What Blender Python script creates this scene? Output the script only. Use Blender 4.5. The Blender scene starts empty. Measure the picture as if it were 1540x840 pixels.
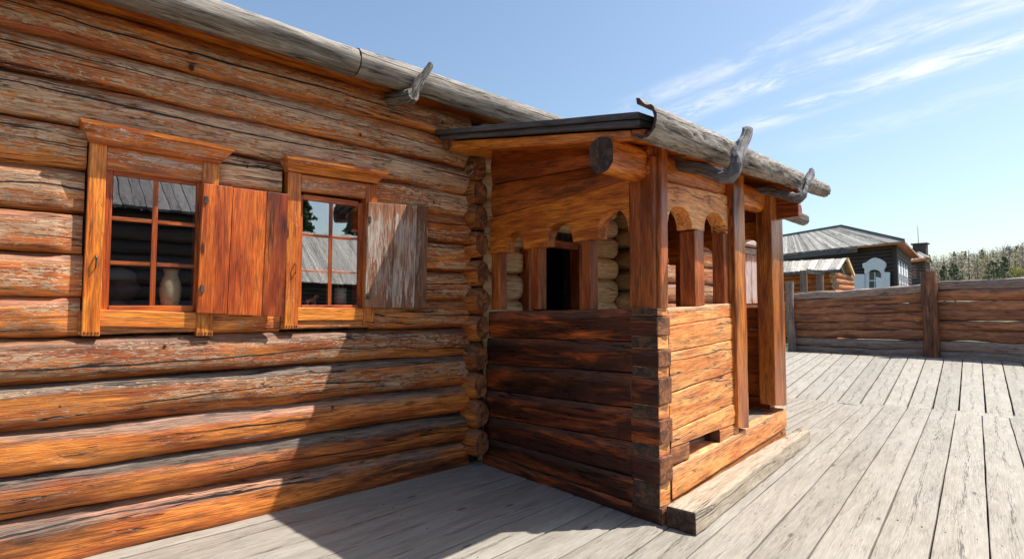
import bpy, bmesh, math, random
from mathutils import Vector as V, Matrix, noise
random.seed(7)
sc = bpy.context.scene
COL = sc.collection
R = math.radians
# ------------------------------------------------------------------ camera model (world X runs along the house wall)
F_PX, CX, CY, EYE = 815.0, 770.0, 420.0, 1.4
PIT = math.atan(40 / F_PX); YAW = math.atan(920 / math.hypot(F_PX, 40))
FW = V((math.cos(YAW) * math.cos(PIT), math.sin(YAW) * math.cos(PIT), math.sin(PIT)))
RT = V((math.sin(YAW), -math.cos(YAW), 0)); UP = RT.cross(FW)
CAM = V((0, 0, EYE))
def ray(u, v): return FW * F_PX + RT * (u - CX) + UP * (CY - v)
def pl(u, v, P, N):
    d = ray(u, v); N = V(N); return CAM + d * ((V(P) - CAM).dot(N) / d.dot(N))
def on_z(u, v, z=0.0): return pl(u, v, (0, 0, z), (0, 0, 1))
def on_y(u, v, y): return pl(u, v, (0, y, 0), (0, 1, 0))
def on_x(u, v, x): return pl(u, v, (x, 0, 0), (1, 0, 0))
def at_d(u, v, d): return CAM + ray(u, v) * (d / F_PX)
FS = 0.115                                             # plan slope of the porch front
FN = V((-FS, 1, 0)).normalized(); FP = V((3.054, 2.016, 0))
def on_f(u, v, off=0.0): return pl(u, v, FP - FN * off, FN)
def fy(x): return 2.016 + FS * (x - 3.054)
SX = 3.054
def on_s(u, v): return on_x(u, v, SX)

# ------------------------------------------------------------------ object helpers
def tag(o, label=None, cat=None, group=None, kind=None):
    if label: o['label'] = label
    if cat: o['category'] = cat
    if group: o['group'] = group
    if kind: o['kind'] = kind
    return o
def empty(name, loc=(0, 0, 0), **k):
    o = bpy.data.objects.new(name, None); COL.objects.link(o); o.location = loc
    o.empty_display_size = 0.2
    return tag(o, **k)

class MB:
    def __init__(s):
        s.v = []; s.f = []; s.gc = []; s.pp = []; s.wz = []; s.mi = []; s.sm = []
    def vert(s, p, gc=(0, 0, 0), pp=(.5, 0, 0, 0), wz=0.0):
        s.v.append(tuple(p)); s.gc.append(tuple(gc)); s.pp.append(pp); s.wz.append(wz); return len(s.v) - 1
    def face(s, ids, m=0, smooth=False):
        s.f.append(tuple(ids)); s.mi.append(m); s.sm.append(smooth)
    def build(s, name, mats, parent=None, bevel=0.0, seg=2, **tg):
        me = bpy.data.meshes.new(name); me.from_pydata(s.v, [], s.f)
        if not isinstance(mats, (list, tuple)): mats = [mats]
        for m in mats: me.materials.append(m)
        me.polygons.foreach_set('material_index', s.mi)
        me.polygons.foreach_set('use_smooth', s.sm)
        a = me.attributes.new('gc', 'FLOAT_VECTOR', 'POINT'); a.data.foreach_set('vector', [c for g in s.gc for c in g])
        a = me.attributes.new('pp', 'FLOAT_COLOR', 'POINT'); a.data.foreach_set('color', [c for g in s.pp for c in g])
        a = me.attributes.new('wz', 'FLOAT', 'POINT'); a.data.foreach_set('value', s.wz)
        me.update()
        o = bpy.data.objects.new(name, me); COL.objects.link(o)
        if parent is not None:
            o.parent = parent
            w = V((0, 0, 0)); q = parent
            while q is not None: w += q.location; q = q.parent
            o.location = -w
        if bevel > 0:
            b = o.modifiers.new('bevel', 'BEVEL'); b.width = bevel; b.segments = seg; b.limit_method = 'ANGLE'; b.angle_limit = R(42)
        return tag(o, **tg)

def seed(): return V((random.uniform(0, 90), random.uniform(0, 90), random.uniform(0, 90)))
def hexa(mb, q, d, vert=False, amp=0.004, fr=3.0, pp=None, step=0.07, m=0, m_end=None, dback=None, cup=0.0, hstep=None, lump=0.0):
    """q: front quad TL,TR,BR,BL; d: depth vector to the back (or dback: four back corners). vert: grain runs top to bottom."""
    TL, TR, BR, BL = [V(p) for p in q]
    bk = [V(p) for p in dback] if dback else [p + V(d) for p in (TL, TR, BR, BL)]
    L = ((TR - TL).length + (BR - BL).length) / 2; Hh = ((TL - BL).length + (TR - BR).length) / 2; D = (bk[0] - TL).length
    nu = max(1, min(120, int(L / step))); nv = max(1, min(60, int(Hh / (hstep or step)))); nw = 1
    sd = seed(); pp = pp or (random.random(), 0, 0, 0)
    idx = {}
    nrm = -(bk[0] - TL).normalized()
    def P(i, j, k):
        if (i, j, k) in idx: return idx[(i, j, k)]
        u = i / nu; w = j / nv; t = k / nw
        a = TL.lerp(TR, u).lerp(BL.lerp(BR, u), w); b = bk[0].lerp(bk[1], u).lerp(bk[3].lerp(bk[2], u), w)
        p = a.lerp(b, t)
        n = noise.noise_vector(p * fr + sd) * amp + noise.noise_vector(p * fr * 4 + sd) * amp * .25
        if lump and k == 0: n += nrm * lump * noise.noise(p * 11 + sd)
        if cup and k == 0: n += nrm * cup * (1 - (2 * w - 1) ** 2)
        l_, h_ = (w * Hh, u * L) if vert else (u * L, w * Hh)
        idx[(i, j, k)] = mb.vert(p + n, (l_ + sd.x, h_ + sd.y, t * D + sd.z), pp, 1 - 2 * w)
        return idx[(i, j, k)]
    e = m if m_end is None else m_end
    for i in range(nu):
        for j in range(nv):
            mb.face((P(i, j, 0), P(i, j + 1, 0), P(i + 1, j + 1, 0), P(i + 1, j, 0)), m)
            mb.face((P(i, j, 1), P(i + 1, j, 1), P(i + 1, j + 1, 1), P(i, j + 1, 1)), m)
    for i in range(nu):
        mb.face((P(i, 0, 0), P(i + 1, 0, 0), P(i + 1, 0, 1), P(i, 0, 1)), e if vert else m)
        mb.face((P(i, nv, 0), P(i, nv, 1), P(i + 1, nv, 1), P(i + 1, nv, 0)), e if vert else m)
    for j in range(nv):
        mb.face((P(0, j, 0), P(0, j, 1), P(0, j + 1, 1), P(0, j + 1, 0)), m if vert else e)
        mb.face((P(nu, j, 0), P(nu, j + 1, 0), P(nu, j + 1, 1), P(nu, j, 1)), m if vert else e)
def box(mb, x0, x1, y0, y1, z0, z1, vert=False, **k):
    hexa(mb, [(x0, y0, z1), (x1, y0, z1), (x1, y0, z0), (x0, y0, z0)], (0, y1 - y0, 0), vert=vert, **k)

def log(mb, p0, p1, ry, rz0, rz1=None, n=20, step=0.05, pp=None, amp=0.006, bend=0.01, flat=None, flat0=False, flat1=False,
        m=0, m_end=1, taper_end=0.0, sq=1.0, ztop=None, hew=0.0, clampx=0.09):
    """log from p0 to p1; ry = half width across, rz0/rz1 = half height at the ends"""
    p0 = V(p0); p1 = V(p1); ax = (p1 - p0); L = ax.length; ax.normalize()
    rz1 = rz0 if rz1 is None else rz1
    up = V((0, 0, 1)) if abs(ax.z) < .8 else V((0, 1, 0))
    sd_ = up.cross(ax).normalized(); up = ax.cross(sd_).normalized()      # sd_ points to +Y for an +X log... (up x ax)
    ns = max(2, int(L / step)); s = seed(); pp = pp or (random.random(), 0, 0, 0)
    rings = []
    for i in range(ns + 1):
        t = i / ns; l = t * L
        c = p0.lerp(p1, t)
        b = noise.noise_vector(V((l * .8, s.x, s.y))) * bend
        rz = rz0 + (rz1 - rz0) * t; k = 1.0
        if taper_end:
            e = min(l, L - l) / taper_end
            if e < 1: k = .8 + .2 * math.sqrt(max(0, 1 - (1 - e) ** 2))
        rg = []
        for j in range(n):
            a = 2 * math.pi * j / n
            ca, sa = math.cos(a), math.sin(a)
            if sq != 1.0:
                ca = math.copysign(abs(ca) ** sq, ca); sa = math.copysign(abs(sa) ** sq, sa)
            q = V((l * 1.6, ca * 2 + s.x, sa * 2 + s.y)); q2 = V((l * 9, ca * 4 + s.z, sa * 4))
            rr = 1 + (noise.noise(q) * amp * 1.2 + noise.noise(q2) * amp * .45) / max(.03, ry)
            if hew: rr += hew * (abs(noise.noise(V((l * 8, ca * 2.2 + s.x, sa * 2.2)))) - .2) / ry
            p = c + b + sd_ * (ca * ry * rr * k) + up * (sa * rz * rr * k)
            if flat is not None and ((flat0 and l < clampx + .02 * noise.noise(V((a, s.x, 0)))) or (flat1 and L - l < clampx + .02 * noise.noise(V((a, s.x, 0))))):
                p.y = max(p.y, flat)
            rg.append(mb.vert(p, (l + s.x, ca * ry * 1.3 + s.y, sa * rz * 1.3 + s.z), pp, sa))
        rings.append(rg)
    for i in range(ns):
        for j in range(n):
            a, b = rings[i], rings[i + 1]; j2 = (j + 1) % n
            mb.face((a[j], a[j2], b[j2], b[j]), m, True)
    for rg, rev, tt in ((rings[0], True, 0), (rings[-1], False, L)):
        # end cap made of its own verts (end grain coordinates)
        c = V((0, 0, 0))
        for q in rg: c += V(mb.v[q])
        c /= n
        ids = [mb.vert(V(mb.v[q]), ((V(mb.v[q]) - c).dot(sd_) * .3 + s.x, (V(mb.v[q]) - c).dot(sd_) + s.y, (V(mb.v[q]) - c).dot(up) + s.z), pp, mb.wz[q]) for q in rg]
        cc = mb.vert(c, (s.x, s.y, s.z), pp, 0)
        for j in range(n):
            j2 = (j + 1) % n
            mb.face((cc, ids[j2], ids[j]) if rev else (cc, ids[j], ids[j2]), m_end)

# ------------------------------------------------------------------ materials
class NT:
    def __init__(s, mat):
        mat.use_nodes = True; s.t = mat.node_tree; s.t.nodes.clear(); s.L = s.t.links
    def n(s, ty, ins=None, **kw):
        nd = s.t.nodes.new(ty)
        for k, v in kw.items(): setattr(nd, k, v)
        if ins:
            for k, v in ins.items():
                sk = nd.inputs[k]
                if isinstance(v, bpy.types.NodeSocket): s.L.new(v, sk)
                else: sk.default_value = v
        return nd
    def math(s, op, a, b=0.0, c=0.0, clamp=False):
        nd = s.n('ShaderNodeMath', {0: a, 1: b, 2: c}, operation=op); nd.use_clamp = clamp; return nd.outputs[0]
    def noise(s, vec, scale=(1, 1, 1), detail=4, rough=.55, dist=0.0, off=0.0):
        mp = s.n('ShaderNodeVectorMath', {0: vec, 1: scale}, operation='MULTIPLY')
        o = mp.outputs[0]
        if off: o = s.n('ShaderNodeVectorMath', {0: o, 1: (off, off * 1.7, off * .6)}, operation='ADD').outputs[0]
        return s.n('ShaderNodeTexNoise', {'Vector': o, 'Scale': 1.0, 'Detail': detail, 'Roughness': rough, 'Distortion': dist}).outputs['Fac']
    def ss(s, x, a, b):
        nd = s.n('ShaderNodeMapRange', {0: x, 1: a, 2: b, 3: 0.0, 4: 1.0}, interpolation_type='SMOOTHSTEP'); return nd.outputs[0]
    def mix(s, f, a, b, bt='MIX'):
        nd = s.n('ShaderNodeMix', data_type='RGBA', blend_type=bt)
        nd.clamp_factor = True
        for k, v in ((0, f), (6, a), (7, b)):
            if isinstance(v, bpy.types.NodeSocket): s.L.new(v, nd.inputs[k])
            else: nd.inputs[k].default_value = v if k == 0 else (*v, 1) if len(v) == 3 else v
        return nd.outputs[2]

def lin(r, g, b):
    f = lambda c: (c / 255) / 12.92 if c / 255 <= .04045 else ((c / 255 + .055) / 1.055) ** 2.4
    return (f(r), f(g), f(b))

def wood(name, light, mid, dark, grey=(.27, .235, .2), bleach=(.55, .42, .33), rough=.5, crack=1.0, bump=.5, stain=.5, fib=75, knots=1.0, stain_sc=1.0, spec=.5, crackw=.012, fleck=(18, 58), cs=1.0, center=False, longc=0.0, fc=.8, md=.6, lt=(.32, .68)):
    m = bpy.data.materials.new(name); t = NT(m)
    gc = t.n('ShaderNodeAttribute', attribute_name='gc').outputs['Vector']
    ppn = t.n('ShaderNodeAttribute', attribute_name='pp'); pc = t.n('ShaderNodeSeparateColor', {0: ppn.outputs['Color']})
    rnd, wth, peel, dk = pc.outputs[0], pc.outputs[1], pc.outputs[2], ppn.outputs['Alpha']
    wz = t.n('ShaderNodeAttribute', attribute_name='wz').outputs['Fac']
    big = t.noise(gc, (1.3, 8, 8), 5, .6, .8)
    mid_n = t.noise(gc, (3.6, 38, 38), 7, .7, .6, 3.1)
    fibn = t.noise(gc, (6.5, fib * 2.3, fib * 2.3), 4, .68, .2, 7.7)
    c = t.mix(t.ss(big, lt[0], lt[1]), mid, light)
    c = t.mix(t.math('MULTIPLY', t.ss(mid_n, .47, .68), md), c, dark)
    st = t.noise(gc, (.7 * stain_sc, 5 * stain_sc, 5 * stain_sc), 6, .65, .5, 11.3)
    stm = t.math('MULTIPLY', t.ss(t.math('ADD', st, t.math('MULTIPLY', dk, .45)), .58, .78), stain, clamp=True)
    stm = t.math('MAXIMUM', stm, t.math('MULTIPLY', t.ss(t.math('ADD', st, dk), .8, 1.25), 1.0), clamp=True)
    c = t.mix(stm, c, dark)
    # weathered grey on the upward side of each piece
    wn = t.noise(gc, (2.2, 14, 14), 5, .65, .4, 5.2)
    gf = t.math('MULTIPLY', t.ss(t.math('ADD', wz, t.math('MULTIPLY', t.math('SUBTRACT', wn, .5), 1.4)), .27, .66), wth, clamp=True)
    g2 = t.mix(t.ss(fibn, .35, .65), tuple(x * .62 for x in grey), grey)
    c = t.mix(gf, c, g2)
    # flaking: small pale flecks inside patches
    fl = t.noise(gc, (fleck[0], fleck[1], fleck[1]), 3, .6, 1.2, 2.3)
    pt = t.noise(gc, (1.1, 7, 7), 4, .6, .6, 9.4)
    pz = t.math('MULTIPLY', t.ss(t.math('ABSOLUTE', t.math('ADD', wz, .05)), .55, 1.0), -.22)
    pf = t.ss(t.math('ADD', t.math('ADD', fl, pz), t.math('MULTIPLY', t.math('SUBTRACT', t.math('ADD', t.math('MULTIPLY', pt, 1.7), peel), 1.3), .5)), .46, .54)
    pf = t.math('MULTIPLY', pf, t.ss(peel, 0.0, .12), clamp=True)
    bl2 = t.mix(t.ss(mid_n, .35, .65), tuple(x * .72 for x in bleach), bleach)
    c = t.mix(t.math('MULTIPLY', pf, .88), c, bl2)
    # fibre and per-piece variation
    c = t.mix(1.0, c, t.n('ShaderNodeCombineColor', {0: (v := t.math('MULTIPLY_ADD', t.ss(fibn, .32, .68), fc, 1.0 - fc * .55)), 1: v, 2: v}).outputs[0], 'MULTIPLY')
    rv = t.math('MULTIPLY_ADD', rnd, .7, .55)
    c = t.mix(1.0, c, t.n('ShaderNodeCombineColor', {0: rv, 1: rv, 2: rv}).outputs[0], 'MULTIPLY')
    # knots
    kv = t.n('ShaderNodeVectorMath', {0: gc, 1: (2.3, 7, 7)}, operation='MULTIPLY').outputs[0]
    kn = t.n('ShaderNodeTexVoronoi', {'Vector': kv, 'Scale': 1.0, 'Randomness': 1.0}); kd = kn.outputs['Distance']
    kmask = t.math('MULTIPLY', t.ss(kd, .13, .07), t.math('GREATER_THAN', t.n('ShaderNodeSeparateColor', {0: kn.outputs['Color']}).outputs[0], .66))
    kmask = t.math('MULTIPLY', kmask, knots * .8)
    c = t.mix(kmask, c, tuple(x * .45 for x in dark))
    # checks (long cracks along the grain)
    cn = t.noise(gc, (.55 * cs, 13 * cs, 13 * cs), 3, .5, .3, 4.4)
    ca = t.math('ABSOLUTE', t.math('SUBTRACT', cn, .5))
    cm = t.ss(ca, crackw, crackw * .25)
    cmk = t.ss(t.noise(gc, (1.1, 3, 3), 2, .5, 0, 6.6), .5, .6)
    cn2 = t.noise(gc, (2.2 * cs, 42 * cs, 42 * cs), 3, .55, .2, 14.4)
    c2 = t.math('MULTIPLY', t.ss(t.math('ABSOLUTE', t.math('SUBTRACT', cn2, .5)), crackw * 1.5, .003), t.ss(t.noise(gc, (4, 12, 12), 2, .5, 0, 3.3), .54, .64))
    crk = t.math('MULTIPLY', t.math('MAXIMUM', t.math('MULTIPLY', cm, cmk), t.math('MULTIPLY', c2, .8)), min(1, crack), clamp=True)
    c = t.mix(crk, c, (.012, .008, .006))
    if longc:
        lw = t.math('MULTIPLY', t.math('SUBTRACT', t.noise(gc, (.5, .3, .3), 3, .55, 0, 31), .5), 1.6)
        lj = t.math('MULTIPLY', t.math('SUBTRACT', t.noise(gc, (5, 2, 2), 4, .6, 0, 33), .5), .12)
        w0 = t.math('MULTIPLY_ADD', rnd, 1.2, -.55)
        ld = t.math('ABSOLUTE', t.math('SUBTRACT', wz, t.math('ADD', w0, t.math('ADD', lw, lj))))
        lwd = t.math('MULTIPLY_ADD', t.noise(gc, (.9, .4, .4), 2, .5, 0, 35), .09, -.012)
        lc = t.math('MULTIPLY', t.math('LESS_THAN', ld, lwd), longc)
        lc = t.math('MULTIPLY', lc, t.ss(t.noise(gc, (.45, .3, .3), 2, .5, 0, 37), .44, .5))
        c = t.mix(lc, c, (.008, .006, .005)); crk = t.math('MAXIMUM', crk, lc)
    if center:
        jt = t.math('MULTIPLY', t.math('SUBTRACT', t.noise(gc, (1.1, 1.5, 1.5), 3, .5, 0, 21), .5), 1.1)
        jf = t.math('MULTIPLY', t.math('SUBTRACT', t.noise(gc, (9, 14, 14), 3, .6, 0, 23), .5), .35)
        cc = t.math('ABSOLUTE', t.math('ADD', wz, t.math('ADD', jt, jf)))
        ring = t.math('MULTIPLY', t.ss(cc, .16, .02), t.ss(t.noise(gc, (5, 130, 130), 2, .6, .3, 27), .5, .58))
        ctr = t.math('MULTIPLY', ring, t.ss(t.noise(gc, (.9, 2, 2), 2, .5, 0, 29), .42, .55))
        c = t.mix(t.math('MULTIPLY', ctr, .75), c, (.06, .05, .045))
        crk = t.math('MAXIMUM', crk, t.math('MULTIPLY', ctr, .6))
    h = t.math('MULTIPLY_ADD', fibn, .25, t.math('MULTIPLY', mid_n, .35))
    h = t.math('SUBTRACT', h, t.math('MULTIPLY', crk, 1.6)); h = t.math('SUBTRACT', h, t.math('MULTIPLY', pf, .18))
    bp = t.n('ShaderNodeBump', {'Height': h, 'Strength': bump, 'Distance': .012})
    rg = t.math('MULTIPLY_ADD', t.math('MAXIMUM', gf, pf), .35, rough, clamp=True)
    b = t.n('ShaderNodeBsdfPrincipled', {'Base Color': c, 'Roughness': rg, 'Normal': bp.outputs[0], 'Specular IOR Level': spec})
    t.L.new(b.outputs[0], t.n('ShaderNodeOutputMaterial').inputs[0])
    return m

def end_grain(name, light, dark):
    m = bpy.data.materials.new(name); t = NT(m)
    gc = t.n('ShaderNodeAttribute', attribute_name='gc').outputs['Vector']
    a = t.noise(gc, (6, 12, 12), 5, .6, 1.0); b_ = t.noise(gc, (40, 90, 90), 3, .6)
    c = t.mix(t.ss(a, .35, .65), dark, light)
    cr = t.ss(t.math('ABSOLUTE', t.math('SUBTRACT', t.noise(gc, (10, 22, 22), 2, .5, .5, 2), .5)), .018, .004)
    c = t.mix(t.math('MULTIPLY', cr, .9), c, (.01, .007, .005))
    v = t.math('MULTIPLY_ADD', b_, .9, .55)
    c = t.mix(1.0, c, t.n('ShaderNodeCombineColor', {0: v, 1: v, 2: v}).outputs[0], 'MULTIPLY')
    bp = t.n('ShaderNodeBump', {'Height': t.math('SUBTRACT', b_, cr), 'Strength': .6, 'Distance': .006})
    b = t.n('ShaderNodeBsdfPrincipled', {'Base Color': c, 'Roughness': .75, 'Normal': bp.outputs[0]})
    t.L.new(b.outputs[0], t.n('ShaderNodeOutputMaterial').inputs[0]); return m

def plain(name, c1, c2, sc_=(8, 8, 8), rough=.7, bump=.2, metal=0.0, obj=True):
    m = bpy.data.materials.new(name); t = NT(m)
    co = t.n('ShaderNodeTexCoord').outputs['Object']
    a = t.noise(co, sc_, 6, .62, .3); f = t.noise(co, tuple(x * 6 for x in sc_), 4, .6)
    c = t.mix(t.ss(a, .35, .65), c1, c2)
    v = t.math('MULTIPLY_ADD', f, .6, .7)
    c = t.mix(1.0, c, t.n('ShaderNodeCombineColor', {0: v, 1: v, 2: v}).outputs[0], 'MULTIPLY')
    bp = t.n('ShaderNodeBump', {'Height': t.math('ADD', a, f), 'Strength': bump, 'Distance': .01})
    b = t.n('ShaderNodeBsdfPrincipled', {'Base Color': c, 'Roughness': rough, 'Normal': bp.outputs[0], 'Metallic': metal})
    t.L.new(b.outputs[0], t.n('ShaderNodeOutputMaterial').inputs[0]); return m

M = {}
ORL = (.72, .27, .06); ORM = (.50, .13, .022); ORD = (.075, .017, .006)
M['log'] = wood('wall log wood', (.82, .27, .045), (.44, .09, .014), (.06, .016, .008), grey=(.22, .165, .125), bleach=(.66, .42, .25), rough=.38, stain=.9, bump=1.0, knots=.8, longc=1.0, fib=50)
M['plog'] = wood('pale log wood', (.9, .66, .38), (.8, .52, .26), (.42, .2, .08), rough=.5, stain=.4, bump=.4)
M['trim'] = wood('varnished trim wood', (.80, .26, .032), (.46, .095, .011), (.075, .014, .004), bleach=(.62, .5, .42), rough=.34, crack=.5, bump=.4, stain=.85, fib=55, stain_sc=1.6, fleck=(30, 90))
M['shut'] = wood('shutter plank wood', (.70, .16, .018), (.34, .05, .009), (.05, .011, .006), bleach=(.55, .42, .37), rough=.36, crack=.5, bump=.35, stain=.8, stain_sc=1.5, fleck=(6, 45))
M['shutw'] = wood('bleached shutter wood', (.40, .18, .085), (.24, .09, .045), (.06, .025, .018), bleach=(.50, .40, .33), rough=.5, crack=.6, bump=.5, stain=.6, stain_sc=1.5, fleck=(5, 40))
M['hewn'] = wood('hewn front log wood', (.84, .38, .115), (.62, .18, .034), (.10, .022, .008), grey=(.55, .38, .24), rough=.5, stain=.9, bump=.8, stain_sc=1.1, fib=50, longc=.8, md=.5, fc=.7)
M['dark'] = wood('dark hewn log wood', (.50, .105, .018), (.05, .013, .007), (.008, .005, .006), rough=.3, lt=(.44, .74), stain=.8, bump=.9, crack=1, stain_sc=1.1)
M['post'] = wood('post wood', (.60, .15, .022), (.27, .05, .009), (.035, .008, .004), rough=.4, stain=.9, bump=.5, fib=50, crack=.7)
M['grey'] = wood('grey weathered wood', (.33, .285, .235), (.16, .125, .095), (.038, .028, .022), grey=(.38, .35, .31), rough=.75, stain=.8, bump=1.2, longc=1.0, knots=.5, fib=60, crackw=.012)
M['gdark'] = wood('dark grey weathered wood', (.17, .155, .155), (.09, .08, .085), (.02, .018, .02), grey=(.16, .15, .15), rough=.7, stain=.5, bump=.7)
M['deck'] = wood('deck board wood', (.345, .312, .262), (.28, .248, .20), (.14, .125, .108), grey=(.4, .37, .33), rough=.75, stain=.35, bump=.6, crack=.35, knots=1.0, fib=55, stain_sc=.8, crackw=.008, cs=1.9, center=True, fc=.30, md=.22)
M['step'] = wood('step beam wood', (.40, .335, .25), (.31, .24, .165), (.16, .10, .06), rough=.7, stain=.4, bump=.8, crack=.8, fib=50, fc=.45, md=.35, longc=1.0)
M['fence'] = wood('fence log wood', (.44, .17, .065), (.24, .075, .03), (.035, .015, .01), grey=(.28, .22, .21), rough=.65, stain=.7, bump=.8)
M['fgrey'] = wood('fence grey log wood', (.37, .265, .21), (.25, .165, .125), (.09, .055, .04), grey=(.32, .27, .24), rough=.7, stain=.5, bump=.7)
M['endo'] = end_grain('orange end grain', (.36, .13, .04), (.10, .03, .012))
M['endd'] = end_grain('dark end grain', (.11, .05, .026), (.022, .012, .009))
M['endg'] = end_grain('grey end grain', (.14, .12, .105), (.04, .034, .03))
M['endl'] = end_grain('light end grain', (.6, .42, .25), (.3, .17, .08))
M['moss'] = plain('moss chinking', (.012, .010, .008), (.10, .085, .07), (26, 26, 40), .95, .8)
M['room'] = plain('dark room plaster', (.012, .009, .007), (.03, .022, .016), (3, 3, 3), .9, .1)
M['iron'] = plain('iron', (.05, .045, .045), (.18, .15, .13), (30, 30, 30), .45, .3, .9)
M['white'] = plain('white paint', (.78, .79, .81), (.86, .87, .88), (9, 9, 9), .55, .15)
M['brown'] = wood('dark brown log siding', (.075, .05, .045), (.045, .03, .028), (.015, .011, .011), rough=.6, stain=.5, bump=.5)
M['droof'] = wood('far roof boards', (.62, .58, .50), (.46, .42, .36), (.08, .07, .06), rough=.75, stain=.8, bump=.5)
M['fdeck'] = M['deck']

def glass_mat():
    m = bpy.data.materials.new('window glass'); t = NT(m)
    co = t.n('ShaderNodeTexCoord').outputs['Object']
    bp = t.n('ShaderNodeBump', {'Height': t.noise(co, (3, 3, 3), 2, .5), 'Strength': .05, 'Distance': .01})
    g = t.n('ShaderNodeBsdfGlossy', {'Color': (1, 1, 1, 1), 'Roughness': .005, 'Normal': bp.outputs[0]})
    tr = t.n('ShaderNodeBsdfTransparent', {'Color': (.95, .94, .92, 1)})
    mx = t.n('ShaderNodeMixShader', {0: .27, 1: tr.outputs[0], 2: g.outputs[0]})
    t.L.new(mx.outputs[0], t.n('ShaderNodeOutputMaterial').inputs[0]); return m
M['glass'] = glass_mat()
M['dglass'] = plain('dark pane', (.02, .025, .03), (.05, .055, .06), (2, 2, 2), .08, .02)

def leaf_mat(name, c1, c2, c3=None):
    m = bpy.data.materials.new(name); t = NT(m)
    pp = t.n('ShaderNodeSeparateColor', {0: t.n('ShaderNodeAttribute', attribute_name='pp').outputs['Color']}).outputs[0]
    c = t.mix(pp, c1, c2)
    if c3: c = t.mix(t.ss(pp, .85, .95), c, c3)
    b = t.n('ShaderNodeMixShader', {0: .3, 1: t.n('ShaderNodeBsdfDiffuse', {0: c}).outputs[0], 2: t.n('ShaderNodeBsdfTranslucent', {0: c}).outputs[0]})
    t.L.new(b.outputs[0], t.n('ShaderNodeOutputMaterial').inputs[0]); return m
M['pine'] = leaf_mat('pine needles', (.05, .085, .045), (.11, .155, .075))
M['bare'] = leaf_mat('bare birch twigs', (.34, .295, .215), (.54, .48, .34))
M['spring'] = leaf_mat('spring leaves', (.22, .24, .06), (.38, .36, .1))
M['bark'] = plain('bark', (.10, .08, .06), (.25, .22, .19), (4, 4, 1), .85, .4)
M['grass'] = leaf_mat('grass blades', (.045, .075, .02), (.12, .14, .05), (.3, .26, .12))
def ground_mat():
    m = bpy.data.materials.new('grassy ground'); t = NT(m)
    co = t.n('ShaderNodeTexCoord').outputs['Object']
    c = t.mix(t.ss(t.noise(co, (.25, .25, .25), 6, .65), .4, .6), (.05, .07, .022), (.16, .135, .07))
    c = t.mix(t.ss(t.noise(co, (6, 6, 6), 5, .7), .45, .7), c, (.03, .04, .015))
    bp = t.n('ShaderNodeBump', {'Height': t.noise(co, (20, 20, 20), 4, .7), 'Strength': .8, 'Distance': .05})
    b = t.n('ShaderNodeBsdfPrincipled', {'Base Color': c, 'Roughness': .95, 'Normal': bp.outputs[0]})
    t.L.new(b.outputs[0], t.n('ShaderNodeOutputMaterial').inputs[0]); return m
M['ground'] = ground_mat()
exec_parts = True

# ------------------------------------------------------------------ camera, sun, sky
cd = bpy.data.cameras.new('camera'); cam = bpy.data.objects.new('camera', cd); COL.objects.link(cam); sc.camera = cam
cam.location = CAM
cam.matrix_world = Matrix.Translation(CAM) @ Matrix((RT, UP, -FW)).transposed().to_4x4()
cd.sensor_width = 36; cd.lens = 36 * F_PX / 1540; cd.clip_start = .05; cd.clip_end = 3000

SUN = V((-.49, .335, -1)).normalized()                    # direction the light travels
sl = bpy.data.lights.new('sun', 'SUN'); sl.energy = 5.0; sl.angle = R(.53); sl.color = (1, .955, .89)
so = bpy.data.objects.new('sun', sl); COL.objects.link(so); so.rotation_euler = SUN.to_track_quat('-Z', 'Y').to_euler(); so.location = (8, -6, 14)
elev = math.asin(-SUN.z); az = math.atan2(-SUN.x, -SUN.y)  # azimuth measured from +Y towards +X
w = bpy.data.worlds.new('World'); sc.world = w; w.use_nodes = True
wt = NT(w)
sky = wt.n('ShaderNodeTexSky', sky_type='NISHITA'); sky.sun_disc = False; sky.sun_elevation = elev; sky.sun_rotation = az
sky.air_density = 1.2; sky.dust_density = 2.2; sky.ozone_density = 1.1; sky.altitude = 400
gd = wt.n('ShaderNodeTexCoord').outputs['Generated']
# cirrus: streaks on a high plane (direction / height), running towards one vanishing heading
sp = wt.n('ShaderNodeSeparateXYZ', {0: gd})
zc = wt.math('MAXIMUM', sp.outputs[2], .03)
px_ = wt.math('DIVIDE', sp.outputs[0], zc); py_ = wt.math('DIVIDE', sp.outputs[1], zc)
CANG = R(80)
ca_, sa_ = math.cos(CANG), math.sin(CANG)
al = wt.math('ADD', wt.math('MULTIPLY', px_, ca_), wt.math('MULTIPLY', py_, sa_))
ac = wt.math('ADD', wt.math('MULTIPLY', px_, -sa_), wt.math('MULTIPLY', py_, ca_))
cv = wt.n('ShaderNodeCombineXYZ', {0: al, 1: ac, 2: 0.0}).outputs[0]
def band(center, width, wob=.30):
    wv = wt.math('MULTIPLY', wt.math('SUBTRACT', wt.noise(cv, (1.1, .8, 1), 3, .5, 0, abs(center) * 3 + 1), .5), wob)
    d = wt.math('ABSOLUTE', wt.math('SUBTRACT', wt.math('ADD', ac, wv), center))
    return wt.ss(d, width, 0.0)
fine = wt.noise(cv, (4.2, 10, 1), 9, .62, 1.4, 2.0)
soft = wt.noise(cv, (1.5, 3.2, 1), 5, .55, .5, 8.0)
BANDS = [(-2.22, .20, .9), (-2.68, .20, 1.0), (-1.93, .15, .55), (-3.3, .35, .25)]
acc = None
for c_, w_, k_ in BANDS:
    b_ = wt.math('MULTIPLY', band(c_, w_), k_)
    acc = b_ if acc is None else wt.math('MAXIMUM', acc, b_)
cl = wt.math('MULTIPLY', acc, wt.ss(wt.math('MULTIPLY_ADD', fine, .75, wt.math('MULTIPLY', soft, .5)), .42, .80), clamp=True)
cl = wt.math('MULTIPLY', cl, wt.ss(wt.noise(cv, (2.2, 2.6, 1), 6, .6, .8, 5.0), .28, .52))
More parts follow.
